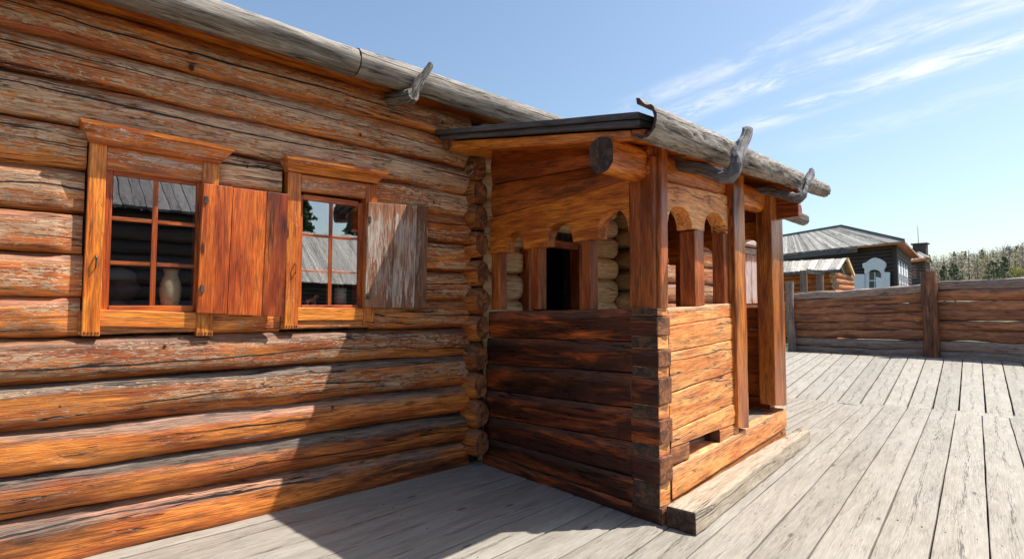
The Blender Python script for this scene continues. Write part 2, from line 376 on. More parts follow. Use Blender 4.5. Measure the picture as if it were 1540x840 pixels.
cl = wt.math('MULTIPLY', wt.math('MULTIPLY', cl, wt.ss(sp.outputs[2], .06, .2)), wt.ss(al, 2.35, 1.5), clamp=True)
skc = wt.mix(1.0, sky.outputs[0], (.98, 1.03, 1.03), 'MULTIPLY')
skc = wt.mix(wt.math('MULTIPLY', cl, .95), skc, (6.2, 6.3, 6.4))
bg = wt.n('ShaderNodeBackground', {0: skc, 1: .122})
wt.L.new(bg.outputs[0], wt.n('ShaderNodeOutputWorld').inputs[0])
sc.view_settings.view_transform = 'Standard'; sc.view_settings.look = 'None'; sc.view_settings.exposure = .56; sc.view_settings.gamma = 1
sc.render.engine = 'CYCLES'
sc.cycles.max_bounces = 8; sc.cycles.transparent_max_bounces = 12

# ------------------------------------------------------------------ deck (structure)
def deck():
    mb = MB()
    def sl_(y):
        pts = [(-9, .13), (1.5, .14), (2.0, .13), (2.4, .09), (3.1, .065), (3.9, .0), (9, 0)]
        for (a, sa), (b, sb) in zip(pts, pts[1:]):
            if a <= y <= b: return sa + (sb - sa) * (y - a) / (b - a)
        return .1
    def joint(y): return 8.55 + (3.43 - y) * .27
    def far(y): return 17.3 + .33 * (6.56 - y)
    def board(xa, ya0, ya1, xb, yb0, yb1, gap=.0045):
        # top quad: TL,TR,BR,BL seen from above; depth goes down
        z = random.uniform(-.003, .003)
        pp = (random.uniform(.48, .78), 0, 0, random.uniform(0, .08))
        hexa(mb, [(xa, ya1 - gap, z), (xb, yb1 - gap, z), (xb, yb0 + gap, z), (xa, ya0 + gap, z)], (0, 0, -.05), amp=.004, fr=1.6, pp=pp, step=.16, hstep=.06, cup=.004)
    for k in range(-20, 10):
        y0 = 1.44 + .26 * k; y1 = y0 + .26
        s0, s1 = sl_(y0), sl_(y1)
        if k in (-9, -2, 5):   # some boards made of two lengths
            pass
        xa = -2.2
        xb = joint(y0) - .004
        board(xa, y0 + s0 * (xa - 3), y1 + s1 * (xa - 3), xb, y0 + s0 * (xb - 3), y1 + s1 * (xb - 3))
    for k in range(-22, 20):
        y0 = 2.28 + .265 * k; y1 = y0 + .265
        sl2 = lambda y: .10 + .045 * max(-1, min(3, y - .4)) if y < 3.4 else .235
        xa0 = joint(y0) + .004
        s0, s1 = sl2(y0), sl2(y1)
        xb = far(y0 + s0 * 9)
        board(xa0, y0, y1, xb, y0 + s0 * (xb - xa0), y1 + s1 * (xb - xa0))
    for k in range(-14, 10):
        for (xx, yy) in ((joint(1.44 + .26 * k) - .06, 0), (joint(1.44 + .26 * k) + .07, 1)):
            for dy in (.05, .2):
                y = (1.44 + .26 * k + sl_(1.44 + .26 * k) * (xx - 3) if yy == 0 else 2.28 + .265 * k) + dy + random.uniform(-.015, .015)
                x = xx + random.uniform(-.012, .012); box(mb, x - .006, x + .006, y - .006, y + .006, -.004, .0065, step=1, amp=0, m=1)
    for k in range(-14, 10):
        y0 = 1.44 + .26 * k
        for xx in (1.9, 4.3, 6.5):
            for dy in (.05, .2):
                x = xx + random.uniform(-.03, .03); y = y0 + sl_(y0) * (x - 3) + dy + random.uniform(-.015, .015)
                box(mb, x - .005, x + .005, y - .005, y + .005, -.004, .006, step=1, amp=0, m=1)
    # edge plank across the far ends
    a = V((far(9.0) + .01, 9.0, .004)); b = V((far(-5) + .01, -5, .004))
    hexa(mb, [a + V((.14, 0, 0)), b + V((.14, 0, 0)), b, a], (0, 0, -.08), amp=.002, pp=(.55, 0, 0, 0), step=.5)
    mb.build('deck', [M['deck'], M['iron']], None, bevel=.006, kind='structure')
deck()
def sheet(name, z, mat, size=1500, cx=0, cy=0, hole=None):
    bm = bmesh.new(); bmesh.ops.create_grid(bm, x_segments=30, y_segments=30, size=size)
    me = bpy.data.meshes.new(name); bm.to_mesh(me); bm.free(); me.materials.append(mat)
    o = bpy.data.objects.new(name, me); COL.objects.link(o); o.location = (cx, cy, z); return o
tag(sheet('ground', -.14, M['ground']), kind='structure')

# ------------------------------------------------------------------ the log house
house = empty('log_house', (3, 3.9, 0), label='long orange log house with two shuttered windows, beside the plank deck', cat='house')
ZL = [-.03, .284, .51, .745, .989, 1.234, 1.452, 1.689, 1.923, 2.169, 2.416, 2.664, 2.888, 3.13]
ZR = [-.03, .21, .46, .70, .967, 1.204, 1.45, 1.70, 1.95, 2.19, 2.40, 2.637, 2.891, 3.13]
def zb(i, x): return ZL[i] + (ZR[i] - ZL[i]) * ((min(x, 3.0) + .13) / 3.08)
FRONT = 3.862; CYW = 3.99
# backing between and behind the logs (moss chinking), with the openings left free
back = MB()
def pane(x0, x1, z0, z1): box(back, x0, x1, 3.947, 4.09, z0, z1, amp=.003, step=.12)
OP = [(.27, .83, 1.36, 2.22), (1.36, 1.95, 1.36, 2.22), (3.58, 4.38, .36, 2.04)]
xs = -2.4
for x0, x1, z0, z1 in OP:
    pane(xs, x0, -.02, 3.12); pane(x0, x1, -.02, z0); pane(x0, x1, z1, 3.12); xs = x1
pane(xs, 9.35, -.02, 3.12)
wall = back.build('wall', M['moss'], house)
PEEL = {0: .03, 1: .05, 2: .06, 3: .34, 4: .38, 5: .3, 6: .42, 7: .44, 8: .44, 9: .54, 10: .58, 11: .56, 12: .42}
WTH = {0: .6, 1: .95, 2: .8, 3: .95, 4: .6, 5: .4, 6: .6, 7: .4, 8: .45, 9: .35, 10: .4, 11: .25, 12: .1}
def wlog(i, x0, x1, f0=False, f1=False, mat=None, end=None, pp=None, taper=0.0):
    mb = MB()
    za0, za1 = zb(i, x0), zb(i + 1, x0); zb0, zb1 = zb(i, x1), zb(i + 1, x1)
    p = pp or (random.uniform(.2, 1.0), WTH[i], PEEL[i] * random.uniform(.9, 1.1), [.3, .3, .15, .02, .05, .0, .1, .1, .1, .22, .2, .1, .15][i])
    log(mb, (x0, CYW, (za0 + za1) / 2), (x1, CYW, (zb0 + zb1) / 2), .128, (za1 - za0) / 2 + .003, (zb1 - zb0) / 2 + .003,
        pp=p, flat=3.893, flat0=f0, flat1=f1, n=32, step=.035, amp=.013, bend=.012, taper_end=taper, sq=.66)
    return mb.build('log', [mat or M['log'], end or M['endo']], wall)
for i in range(13):
    if 5 <= i <= 9:
        wlog(i, -2.4, .208, f1=True); wlog(i, .835, 1.30, f0=True, f1=True); wlog(i, 1.975, 2.93, f0=True)
    else:
        wlog(i, -2.4, 2.93)
# entrance wall inside the porch, and the wall beyond it
for i in range(13):
    pp = (random.uniform(.5, .9), .15, 0, 0)
    if 1 <= i <= 7 or i == 8:
        wlog(i, 3.08, 3.57, mat=M['plog'], end=M['endl'], pp=pp); wlog(i, 4.39, 5.10, mat=M['plog'], end=M['endl'], pp=pp, taper=.1)
    else:
        wlog(i, 3.08, 5.10, mat=M['plog'], end=M['endl'], pp=pp, taper=.1)
for i in range(13):
    wlog(i, 5.38, 9.35)
# crossing log ends at the corners
# a few dark knots standing proud of the logs
for (u, v_, rk) in ((288, 102, .020), (666, 184, .014), (542, 203, .012), (652, 305, .014), (248, 520, .010), (500, 612, .012), (90, 612, .012), (372, 250, .010)):
    q = on_y(u, v_, FRONT + .004); mb = MB(); pk = (.25, 0, 0, .6); rows_ = []
    for i_ in range(4):
        a_ = i_ / 3 * 1.45; rows_.append([mb.vert(q + V((math.cos(t_ * .5236) * rk * math.cos(a_) * .8, -math.sin(a_) * rk * .45, math.sin(t_ * .5236) * rk * math.cos(a_) * 1.15)), (t_ * .01, i_ * .01, 0), pk, 0) for t_ in range(12)])
    for i_ in range(3):
        for t_ in range(12): mb.face((rows_[i_][t_], rows_[i_ + 1][t_], rows_[i_ + 1][(t_ + 1) % 12], rows_[i_][(t_ + 1) % 12]), 0, True)
    mb.face(rows_[-1]); mb.build('knot', M['endd'], wall)
# filler pieces of log under the two windows
for xa_, xb_ in ((.20, .84), (1.30, 1.98)):
    mb = MB(); hexa(mb, [(xa_, 3.885, 1.375), (xb_, 3.885, 1.375), (xb_, 3.872, 1.238), (xa_, 3.872, 1.238)], (0, .12, 0), amp=.004, pp=(.3, .3, .3, .15), cup=.01)
    mb.build('log', [M['log'], M['endo']], wall, bevel=.01)
for xc in (2.965, 5.24):
    for i in range(12):
        zc_ = (zb(i, 2.9) + zb(i + 1, 2.9)) / 2 + .12
        mb = MB(); lenf = random.uniform(-.03, .03)
        far_ = xc > 3.2
        y0 = (3.75 if not far_ else 3.60) + lenf
        log(mb, (xc, y0, zc_), (xc + random.uniform(-.01, .01), 4.12, zc_), .09 if not far_ else .12, .122, n=14, step=.05, pp=(random.random() * .6, .5, .2, .25 if not far_ else 0), amp=.012, taper_end=.05, sq=.85)
        mb.build('log_end', [M['plog'] if xc == 5.24 else M['log'], M['endo']], wall)
# end walls of the house (plain courses) and the dark rooms behind
for xe, nm in ((-2.4, 0), (9.25, 1)):
    mb = MB()
    for i in range(13):
        log(mb, (xe, 4.1, (ZR[i] + ZR[i + 1]) / 2), (xe, 8.6, (ZR[i] + ZR[i + 1]) / 2), .125, (ZR[i + 1] - ZR[i]) / 2 + .01, n=12, step=.4, pp=(random.random(), .6, .3, 0))
    mb.build('end_wall', [M['log'], M['endo']], house)
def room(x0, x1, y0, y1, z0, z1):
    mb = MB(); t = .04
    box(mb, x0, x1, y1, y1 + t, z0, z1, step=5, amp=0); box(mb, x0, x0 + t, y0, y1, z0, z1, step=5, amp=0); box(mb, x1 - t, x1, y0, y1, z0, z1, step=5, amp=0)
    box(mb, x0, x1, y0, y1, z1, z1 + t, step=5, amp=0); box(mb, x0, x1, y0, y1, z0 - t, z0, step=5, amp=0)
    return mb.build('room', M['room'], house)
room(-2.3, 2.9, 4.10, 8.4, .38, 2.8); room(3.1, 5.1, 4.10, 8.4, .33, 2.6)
# roof: eave boards sloping up to a ridge, and a shallow back slope
mb = MB()
XA, XB = -2.8, 9.3
k = XA
while k < XB:
    wd = random.uniform(.2, .28)
    zj = random.uniform(-.006, .006)
    hexa(mb, [(k, 6.4, 4.62 + zj), (k + wd - .008, 6.4, 4.62 + zj), (k + wd - .008, 3.60, 3.175 + zj), (k, 3.60, 3.175 + zj)], (0, .02, -.05), vert=True, step=.4, pp=(random.random(), 0, 0, 0), amp=.003)
    hexa(mb, [(k, 6.4, 4.62 + zj), (k + wd - .008, 6.4, 4.62 + zj), (k + wd - .008, 9.1, 3.13 + zj), (k, 9.1, 3.13 + zj)], (0, -.02, -.05), vert=True, step=.6, pp=(random.random(), 0, 0, 0), amp=.003)
    k += wd
mb.build('roof', M['grey'], house, bevel=.004)
# soffit / top plate in warm wood under the eave
mb = MB(); box(mb, -2.6, 9.3, 3.72, 4.15, 3.115, 3.17, pp=(.3, 0, 0, .2), step=.2); mb.build('soffit_board', M['trim'], house, bevel=.004)
# long gutter log in three lengths
mb = MB()
for x0, x1, z0, z1, r0, r1, p in ((-2.9, 1.70, 3.168, 3.165, .106, .1, (.85, 0, 0, .28)), (1.708, 5.6, 3.168, 3.16, .102, .098, (.75, 0, 0, 0)), (5.61, 10.0, 3.14, 2.89, .098, .1, (.4, 0, 0, 0))):
    log(mb, (x0, 3.64, z0), (x1, 3.64, z1), (r0 + r1) / 2, r0, r1, n=26, step=.05, pp=(p[0], .6, 0, p[3] + .05), amp=.012, bend=.012)
mb.build('gutter', [M['grey'], M['endg']], house)

def tube_path(mb, pts, radii, n=12, pp=None, m=0, sub=5, amp=.004, sm=True):
    """smooth tapered limb through points"""
    P = [V(p) for p in pts]; s = seed(); pp = pp or (random.random(), 0, 0, 0)
    Q = []; RR = []
    for i in range(len(P) - 1):
        p0 = P[max(0, i - 1)]; p1 = P[i]; p2 = P[i + 1]; p3 = P[min(len(P) - 1, i + 2)]
        for j in range(sub):
            t = j / sub
            Q.append(.5 * ((2 * p1) + (p2 - p0) * t + (2 * p0 - 5 * p1 + 4 * p2 - p3) * t * t + (3 * p1 - p0 - 3 * p2 + p3) * t ** 3)); RR.append(radii[i] + (radii[i + 1] - radii[i]) * t)
    Q.append(P[-1]); RR.append(radii[-1])
    rings = []; l = 0; ref = None
    for i, c in enumerate(Q):
        tan = (Q[min(i + 1, len(Q) - 1)] - Q[max(i - 1, 0)]).normalized()
        if i: l += (Q[i] - Q[i - 1]).length
        if ref is None: ref = V((0, 0, 1)) if abs(tan.z) < .9 else V((1, 0, 0))
        a = tan.cross(ref).normalized(); b = a.cross(tan).normalized(); ref = b
        rg = []
        for j in range(n):
            th = 2 * math.pi * j / n; r = RR[i] * (1 + noise.noise(V((l * 9, math.cos(th) * 1.5 + s.x, math.sin(th) * 1.5))) * amp / max(RR[i], .01) * 3)
            rg.append(mb.vert(c + a * (r * math.cos(th)) + b * (r * math.sin(th)), (l + s.x, RR[0] * math.cos(th) + s.y, RR[0] * math.sin(th) + s.z), pp, math.sin(th)))
        rings.append(rg)
    for i in range(len(rings) - 1):
        for j in range(n):
            j2 = (j + 1) % n; mb.face((rings[i][j], rings[i + 1][j], rings[i + 1][j2], rings[i][j2]), m, sm)
    mb.face(rings[0], m); mb.face(tuple(reversed(rings[-1])), m)

# hook under the long gutter: a root stub that turns up in front of it
mb = MB()
e0 = on_y(621, 143, 3.505)
tube_path(mb, [e0 + V((0, .42, .09)), e0 + V((0, .2, .03)), e0 + V((0, .04, 0)), e0 + V((0, -.012, 0))], [.05, .052, .056, .046], pp=(.25, .3, 0, .3), n=12, amp=.005)
tube_path(mb, [e0 + V((.0, .03, -.02)), on_y(630, 126, 3.515), on_y(639, 112, 3.52), on_y(648, 98, 3.525)], [.05, .036, .030, .028], pp=(.25, .3, 0, .3), n=8, amp=.008, sub=2, sm=False)
mb.build('gutter_hook', M['grey'], house, label='weathered grey root hook holding the long gutter')

# ------------------------------------------------------------------ windows
def zy(u, v, y=3.84): return on_y(u, v, y)
YC = 3.850
def win(name_label, jl, jr, fr_, sill, cor, sash, muntin_z, peel_fr, peel_c):
    """quads are in photo coordinates on the casing plane; sash = (x0,x1,z0,z1)"""
    mb = MB()
    hexa(mb, [zy(*p, YC) for p in jl], (0, .12, 0), vert=True, pp=(.85, 0, .05, .0), amp=.0015)
    hexa(mb, [zy(*p, YC) for p in jr], (0, .12, 0), vert=True, pp=(.5, 0, .05, .15), amp=.0015)
    hexa(mb, [zy(*p, YC + .012) for p in sill], (0, .11, 0), pp=(.8, 0, 0, .0), amp=.0015)
    wn = mb.build('window', M['trim'], house, bevel=.004, label=name_label)
    mb = MB(); hexa(mb, [zy(*p, YC + .012) for p in fr_], (0, .1, 0), pp=(.6, 0, peel_fr, .05), amp=.0015); mb.build('frieze_board', M['trim'], wn, bevel=.003)
    # row of small drilled teeth at the casing feet
    for q in (jl, jr):
        mb = MB()
        a, b = zy(*q[3], YC), zy(*q[2], YC)
        for t in (.15, .35, .55, .75, .9):
            p = a.lerp(b, t) + V((0, -.002, .016)); box(mb, p.x - .004, p.x + .004, p.y - .001, p.y + .004, p.z - .006, p.z + .006, amp=0, step=1)
        mb.build('carved_notches', M['endd'], wn)
    # cornice: moulded profile swept along x
    tl, tr, br, bl = [zy(*p, YC) for p in cor]
    mb = MB(); s = seed()
    prof = [(0.0, 0.0), (.018, 0.0), (.022, .22), (.030, .24), (.034, .34), (.058, .50), (.078, .62), (.082, .74), (.092, .78), (.095, 1.0), (0, 1.0)]
    n = 24; rows = []
    hgt = 1.0
    for i in range(n + 1):
        t = i / n; rg = []
        for (o, h) in prof:
            # ends widen with projection (mitred look)
            x = (bl.x + (br.x - bl.x) * t) * (1 - h) + (tl.x + (tr.x - tl.x) * t) * h
            z = (bl.z + (br.z - bl.z) * t) * (1 - h) + (tl.z + (tr.z - tl.z) * t) * h
            p = V((x, YC - o, z)) + noise.noise_vector(V((x * 5, o * 10, z * 5))) * .0015
            rg.append(mb.vert(p, (x + s.x, h * .12 + s.y, o + s.z), (.75, 0, peel_c, .02), h * 2 - 1))
        back_ = [mb.vert(V((mb.v[rg[0]][0], YC + .1, mb.v[rg[0]][2])), (s.x, s.y, s.z), (.5, 0, 0, 0)), mb.vert(V((mb.v[rg[-1]][0], YC + .1, mb.v[rg[-1]][2])), (s.x, s.y, s.z), (.5, 0, 0, 0))]
        rows.append([back_[0]] + rg + [back_[1]])
    K = len(rows[0])
    for i in range(n):
        for j in range(K):
            j2 = (j + 1) % K; mb.face((rows[i][j], rows[i + 1][j], rows[i + 1][j2], rows[i][j2]), 0)
    mb.face(rows[0], 0); mb.face(tuple(reversed(rows[-1])), 0)
    mb.build('cornice', M['trim'], wn)
    x0, x1, z0, z1 = sash; ys = 3.885
    mb = MB(); D = .045; pq = lambda: (random.uniform(.2, .6), 0, 0, .12)
    bw = .028
    box(mb, x0 - .04, x0 + .0, ys, ys + D + .05, z0 - .03, z1 + .03, vert=True, pp=pq(), amp=.001)
    box(mb, x1, x1 + .05, ys, ys + D + .05, z0 - .03, z1 + .03, vert=True, pp=pq(), amp=.001)
    box(mb, x0, x1, ys + .002, ys + D + .05, z1, z1 + .04, pp=pq(), amp=.001)
    box(mb, x0, x1, ys - .01, ys + D + .05, z0 - .03, z0 + .008, pp=pq(), amp=.001)
    xm = (x0 + x1) / 2 - .002
    box(mb, xm - bw / 2, xm + bw / 2, ys + .004, ys + .04, z0, z1, vert=True, pp=pq(), amp=.001)
    for zz in muntin_z:
        box(mb, x0, xm - bw / 2, ys + .008, ys + .036, zz - .012, zz + .012, pp=pq(), amp=.001); box(mb, xm + bw / 2, x1, ys + .008, ys + .036, zz - .012, zz + .012, pp=pq(), amp=.001)
    mb.build('sash', M['shut'], wn, bevel=.003)
    mb = MB()
    zs = [z0] + list(muntin_z) + [z1]
    for a, b in ((x0, xm), (xm, x1)):
        for za, zc2 in zip(zs, zs[1:]):
            box(mb, a + .003, b - .003, ys + .008, ys + .012, za + .003, zc2 - .003, step=5, amp=0)
    mb.build('glass', M['glass'], wn)
    mb = MB(); box(mb, x0 - .02, x1 + .03, ys + .034, 4.3, z0 - .045, z0 - .003, pp=(.2, 0, 0, .3), amp=.001); mb.build('inner_sill', M['shut'], wn)
    # iron hook latch on the left casing
    p = zy(*jl[0], YC).lerp(zy(*jl[3], YC), .62) + V(((zy(*jl[1], YC) - zy(*jl[0], YC)).x * .62, -.012, 0))
    mb = MB(); tube_path(mb, [p + V((0, .014, .035)), p + V((0, -.004, .03)), p + V((.001, -.006, 0)), p + V((.0, -.004, -.03)), p + V((0, .008, -.036))], [.004, .004, .0035, .004, .004], n=8)
    mb.build('latch_hook', M['iron'], wn)
    return wn
w1 = win('left window, dark panes with a clay jug, carved orange casing', [(135, 213), (162, 217), (150, 505), (122, 505)], [(306, 240), (330, 246), (320, 505), (295, 505)],
    [(162, 219), (307, 243), (304, 274), (160, 254)], [(150, 465), (296, 470), (296, 493), (150, 491)], [(118, 183), (350, 228), (330, 247), (135, 214)],
    (.335, .765, 1.395, 2.165), (1.652, 1.912), .28, .12)
w2 = win('right window reflecting a board roof, carved peeling orange casing', [(433, 257), (454, 261), (448, 494), (428, 494)], [(551, 276), (568, 279), (563, 488), (547, 487)],
    [(454, 262), (551, 276), (550, 298), (453, 287)], [(448, 462), (547, 463), (547, 481), (448, 482)], [(424, 238), (578, 262), (566, 276), (433, 257)],
    (1.440, 1.865, 1.40, 2.165), (1.652, 1.912), .36, .3)
def shutter(parent, px, y0, y1, cuts, peels, dks, rn, label, mat='shut'):
    """px: TL,TR,BR,BL photo points; hinge side at y0, free side at y1"""
    tl, tr, br, bl = on_y(*px[0], y0), on_y(*px[1], y1), on_y(*px[2], y1), on_y(*px[3], y0)
    mb = MB(); cs = [0] + cuts + [1]; nrm = (tr - tl).cross(V((0, 0, 1))).normalized()
    for (a, b), pe, dk_, rr in zip(zip(cs, cs[1:]), peels, dks, rn):
        g = .0022 / (tr - tl).length
        j = V((0, random.uniform(-.002, .002), random.uniform(-.004, .004)))
        hexa(mb, [tl.lerp(tr, a + g) + j, tl.lerp(tr, b - g) + j, bl.lerp(br, b - g) + j, bl.lerp(br, a + g) + j], (0, .024, 0), vert=True, pp=(rr, 0, pe, dk_), amp=.0015)
    sh = mb.build('shutter', M[mat], parent, bevel=.002, label=label)
    return sh
shutter(w1, [(306, 276), (435, 292), (427, 476), (295, 470)], 3.822, 3.798, [.33, .73], [0, 0, 0], [.0, 0, .25], [.8, .95, .45], 'open reddish brown plank shutter')
shutter(w2, [(554, 304), (645, 311), (641, 463), (548, 462)], 3.822, 3.812, [.42, .8], [.5, .62, .4], [.0, .0, .15], [.6, .8, .3], 'open bleached grey-brown plank shutter', 'shutw')
# battens on the far sides are hidden; small strap hinges
for wn, pts in ((w1, [(310, 300), (304, 434)]), (w2, [(556, 330), (553, 445)])):
    for p in pts:
        mb = MB(); q = on_y(*p, 3.815); box(mb, q.x - .008, q.x + .012, q.y - .004, q.y + .004, q.z - .022, q.z + .022, amp=0, step=1)
        mb.build('hinge', M['iron'], wn)
# window of the far stretch of wall, seen through the porch door
mb = MB()
box(mb, 7.95, 8.07, 3.80, 3.9, 1.3, 2.32, vert=True, pp=(.5, 0, .3, 0)); box(mb, 8.95, 9.07, 3.80, 3.9, 1.3, 2.32, vert=True, pp=(.5, 0, .3, 0))
box(mb, 8.07, 8.95, 3.81, 3.9, 2.2, 2.3, pp=(.5, 0, .8, 0)); box(mb, 8.07, 8.95, 3.81, 3.9, 1.33, 1.43, pp=(.5, 0, .3, 0))
w3 = mb.build('window', M['trim'], house, bevel=.004, label='closed shuttered window glimpsed through the porch doorway')
mb = MB(); box(mb, 7.88, 9.14, 3.70, 3.86, 2.32, 2.44, pp=(.9, 0, .95, 0)); mb.build('cornice', M['trim'], w3, bevel=.01)
for k in range(2):
    mb = MB()
    for j in range(2): box(mb, 8.08 + k * .43 + j * .21, 8.28 + k * .43 + j * .215, 3.785, 3.81, 1.44, 2.19, vert=True, pp=(.9, 0, .9, 0))
    mb.build('shutter', M['shut'], w3, bevel=.002)
# door frame of the entrance, inside the porch
mb = MB()
box(mb, 3.585, 3.65, 3.80, 3.93, .3, 2.06, vert=True, pp=(.7, 0, 0, 0)); box(mb, 4.32, 4.39, 3.80, 3.93, .3, 2.06, vert=True, pp=(.7, 0, 0, 0))
box(mb, 3.65, 4.32, 3.81, 3.93, 2.0, 2.07, pp=(.7, 0, 0, 0)); box(mb, 3.65, 4.32, 3.80, 4.1, .28, .38, pp=(.5, 0, 0, 0))
mb.build('door_frame', M['post'], house, bevel=.005)

# ------------------------------------------------------------------ things on the window sills
def lathe(mb, prof, c, n=28, pp=(.5, 0, 0, 0)):
    c = V(c); rings = []
    for r, z in prof:
        rings.append([mb.vert(c + V((r * math.cos(2 * math.pi * j / n), r * math.sin(2 * math.pi * j / n), z)), (z, r * math.cos(2 * math.pi * j / n), r * math.sin(2 * math.pi * j / n)), pp, 0) for j in range(n)])
    for i in range(len(rings) - 1):
        for j in range(n):
            j2 = (j + 1) % n; mb.face((rings[i][j], rings[i][j2], rings[i + 1][j2], rings[i + 1][j]), 0, True)
    mb.face(tuple(reversed(rings[0])), 0); mb.face(rings[-1], 0)
M['clay'] = plain('unglazed clay', (.60, .46, .28), (.82, .68, .46), (14, 14, 9), .6, .2)
M['birch'] = plain('birch bark', (.38, .36, .31), (.62, .6, .54), (10, 10, 60), .7, .3)
M['toy'] = plain('carved red brown wood', (.32, .12, .07), (.45, .2, .12), (20, 20, 20), .5, .2)
jb = on_y(256, 449, 3.967); zs_ = 1.3925
jug = MB(); lathe(jug, [(.038, 0), (.047, .01), (.056, .06), (.060, .11), (.056, .15), (.042, .19), (.037, .205), (.039, .225), (.046, .24), (.043, .24), (.034, .21), (.03, .2)], (jb.x, 3.967, zs_))
jug.build('clay_jug', M['clay'], None, label='tan clay jug standing on the left window sill behind the glass', cat='jug')
bb = on_y(512, 452, 3.985)
bx = empty('birch_container', (bb.x, 3.985, zs_), label='pale birch bark pot with two wooden spoons on the right window sill', cat='container')
mb = MB(); lathe(mb, [(.045, 0), (.046, .11), (.044, .112), (.044, .145), (.040, .145), (.040, .02)], (bb.x, 3.985, zs_)); mb.build('pot', M['birch'], bx)
for dx in (-.035, .03):
    mb = MB(); tube_path(mb, [(bb.x, 3.985, zs_ + .03), (bb.x + dx * .6, 3.985, zs_ + .16), (bb.x + dx, 3.98, zs_ + .22)], [.004, .004, .007], n=8); mb.build('spoon_handle', M['trim'], bx)
hb = on_y(468, 450, 3.975)
mb = MB(); hx = hb.x
tube_path(mb, [(hx - .045, 3.975, zs_ + .045), (hx - .01, 3.975, zs_ + .048), (hx + .02, 3.975, zs_ + .052), (hx + .035, 3.975, zs_ + .08), (hx + .055, 3.975, zs_ + .078)], [.014, .016, .015, .010, .006], n=10)
for dx in (-.038, -.028, .014, .024): tube_path(mb, [(hx + dx, 3.975 + (.008 if dx in (-.038, .014) else -.008), zs_ + .045), (hx + dx, 3.975 + (.008 if dx in (-.038, .014) else -.008), zs_)], [.007, .004], n=8, sub=2)
tube_path(mb, [(hx - .055, 3.975, zs_ + .05), (hx - .068, 3.975, zs_ + .03)], [.005, .002], n=6, sub=2)
mb.build('toy_horse', M['toy'], None, label='little reddish brown carved toy horse on the right window sill', cat='toy')

def person():
    """someone in a pale cap seated inside the left window, head in profile facing right"""
    hd = on_y(179, 430, 4.42); x, y, z = hd.x, 4.42, hd.z
    root = empty('person', (x - .08, y, z - .72), label='person in a pale grey cap sitting indoors behind the lower left pane', cat='person')
    bm = bmesh.new()
    J = [(-.03, 0, -.62), (-.035, 0, -.42), (-.03, 0, -.24), (-.02, 0, -.13), (0, 0, -.03), (.0, 0, .07),
         (-.03, -.16, -.22), (-.01, -.2, -.45), (.17, -.16, -.5), (.23, -.13, -.5),
         (-.03, .16, -.22), (-.01, .2, -.45), (.17, .16, -.5), (.23, .13, -.5),
         (.0, -.1, -.66), (.42, -.1, -.64), (.44, -.1, -1.05), (.0, .1, -.66), (.42, .1, -.64), (.44, .1, -1.05), (.52, -.1, -1.08), (.52, .1, -1.08)]
    Rd = [.13, .13, .12, .05, .075, .085, .055, .04, .03, .035, .055, .04, .03, .035, .09, .065, .045, .09, .065, .045, .035, .035]
    E = [(0, 1), (1, 2), (2, 3), (3, 4), (4, 5), (2, 6), (6, 7), (7, 8), (8, 9), (2, 10), (10, 11), (11, 12), (12, 13), (0, 14), (14, 15), (15, 16), (0, 17), (17, 18), (18, 19), (16, 20), (19, 21)]
    me = bpy.data.meshes.new('body'); me.from_pydata([V(p) + V((x, y, z)) for p in J], E, [])
    o = bpy.data.objects.new('body', me); COL.objects.link(o); o.parent = root; o.location = -root.location
    md = o.modifiers.new('skin', 'SKIN'); sv = me.skin_vertices[0].data
    for i, r_ in enumerate(Rd): sv[i].radius = (r_, r_)
    sv[0].use_root = True
    o.modifiers.new('sub', 'SUBSURF').levels = 2; o.modifiers['sub'].render_levels = 2
    me.materials.append(plain('person skin and dark clothing', (.3, .2, .15), (.34, .23, .17), (3, 3, 3), .6, .05))
    def blob(name, c, r, mat, parent, seg=20, shape=None, **t):
        bm = bmesh.new(); bmesh.ops.create_uvsphere(bm, u_segments=seg, v_segments=seg // 2 + 2, radius=1)
        for v in bm.verts:
            v.co = V((v.co.x * r[0], v.co.y * r[1], v.co.z * r[2]))
            if shape: v.co = shape(v.co)
            v.co += V(c)
        me = bpy.data.meshes.new(name); bm.to_mesh(me); bm.free(); me.materials.append(mat)
        for p in me.polygons: p.use_smooth = True
        ob = bpy.data.objects.new(name, me); COL.objects.link(ob); ob.parent = parent; ob.location = -root.location; return ob
    skin = plain('face skin', (.42, .28, .21), (.48, .33, .25), (9, 9, 9), .5, .05)
    def face(p):
        if p.x > 0:
            n = math.exp(-((p.z + .005) / .02) ** 2 - (p.y / .016) ** 2); p.x += .026 * n
            p.x += .006 * math.exp(-((p.z + .045) / .008) ** 2 - (p.y / .03) ** 2) + .008 * math.exp(-((p.z + .085) / .02) ** 2 - (p.y / .03) ** 2)
            p.x -= .008 * math.exp(-((p.z - .018) / .012) ** 2 - ((abs(p.y) - .032) / .014) ** 2)
        return p
    blob('face', (x + .012, y, z - .005), (.088, .07, .112), skin, root, 40, face)
    for s_ in (-1, 1): blob('ear', (x - .01, y + s_ * .07, z - .005), (.018, .008, .028), skin, root)
    cap = plain('pale grey cloth', (.5, .52, .54), (.62, .64, .66), (12, 12, 12), .8, .3)
    blob('cap', (x - .008, y, z + .058), (.105, .09, .066), cap, root, 28, lambda p: V((p.x, p.y, max(p.z, -.022))))
    blob('jacket', (x - .03, y, z - .42), (.135, .2, .25), plain('dark jacket cloth', (.03, .03, .035), (.05, .045, .05), (20, 20, 20), .85, .2), root)
person()
# ------------------------------------------------------------------ the porch
porch = empty('porch', (4.4, 3.0, 0), label='small roofed wooden porch with arched openings, built against the log house', cat='porch')
T = .15
def zs(v, u): return on_s(u, v).z
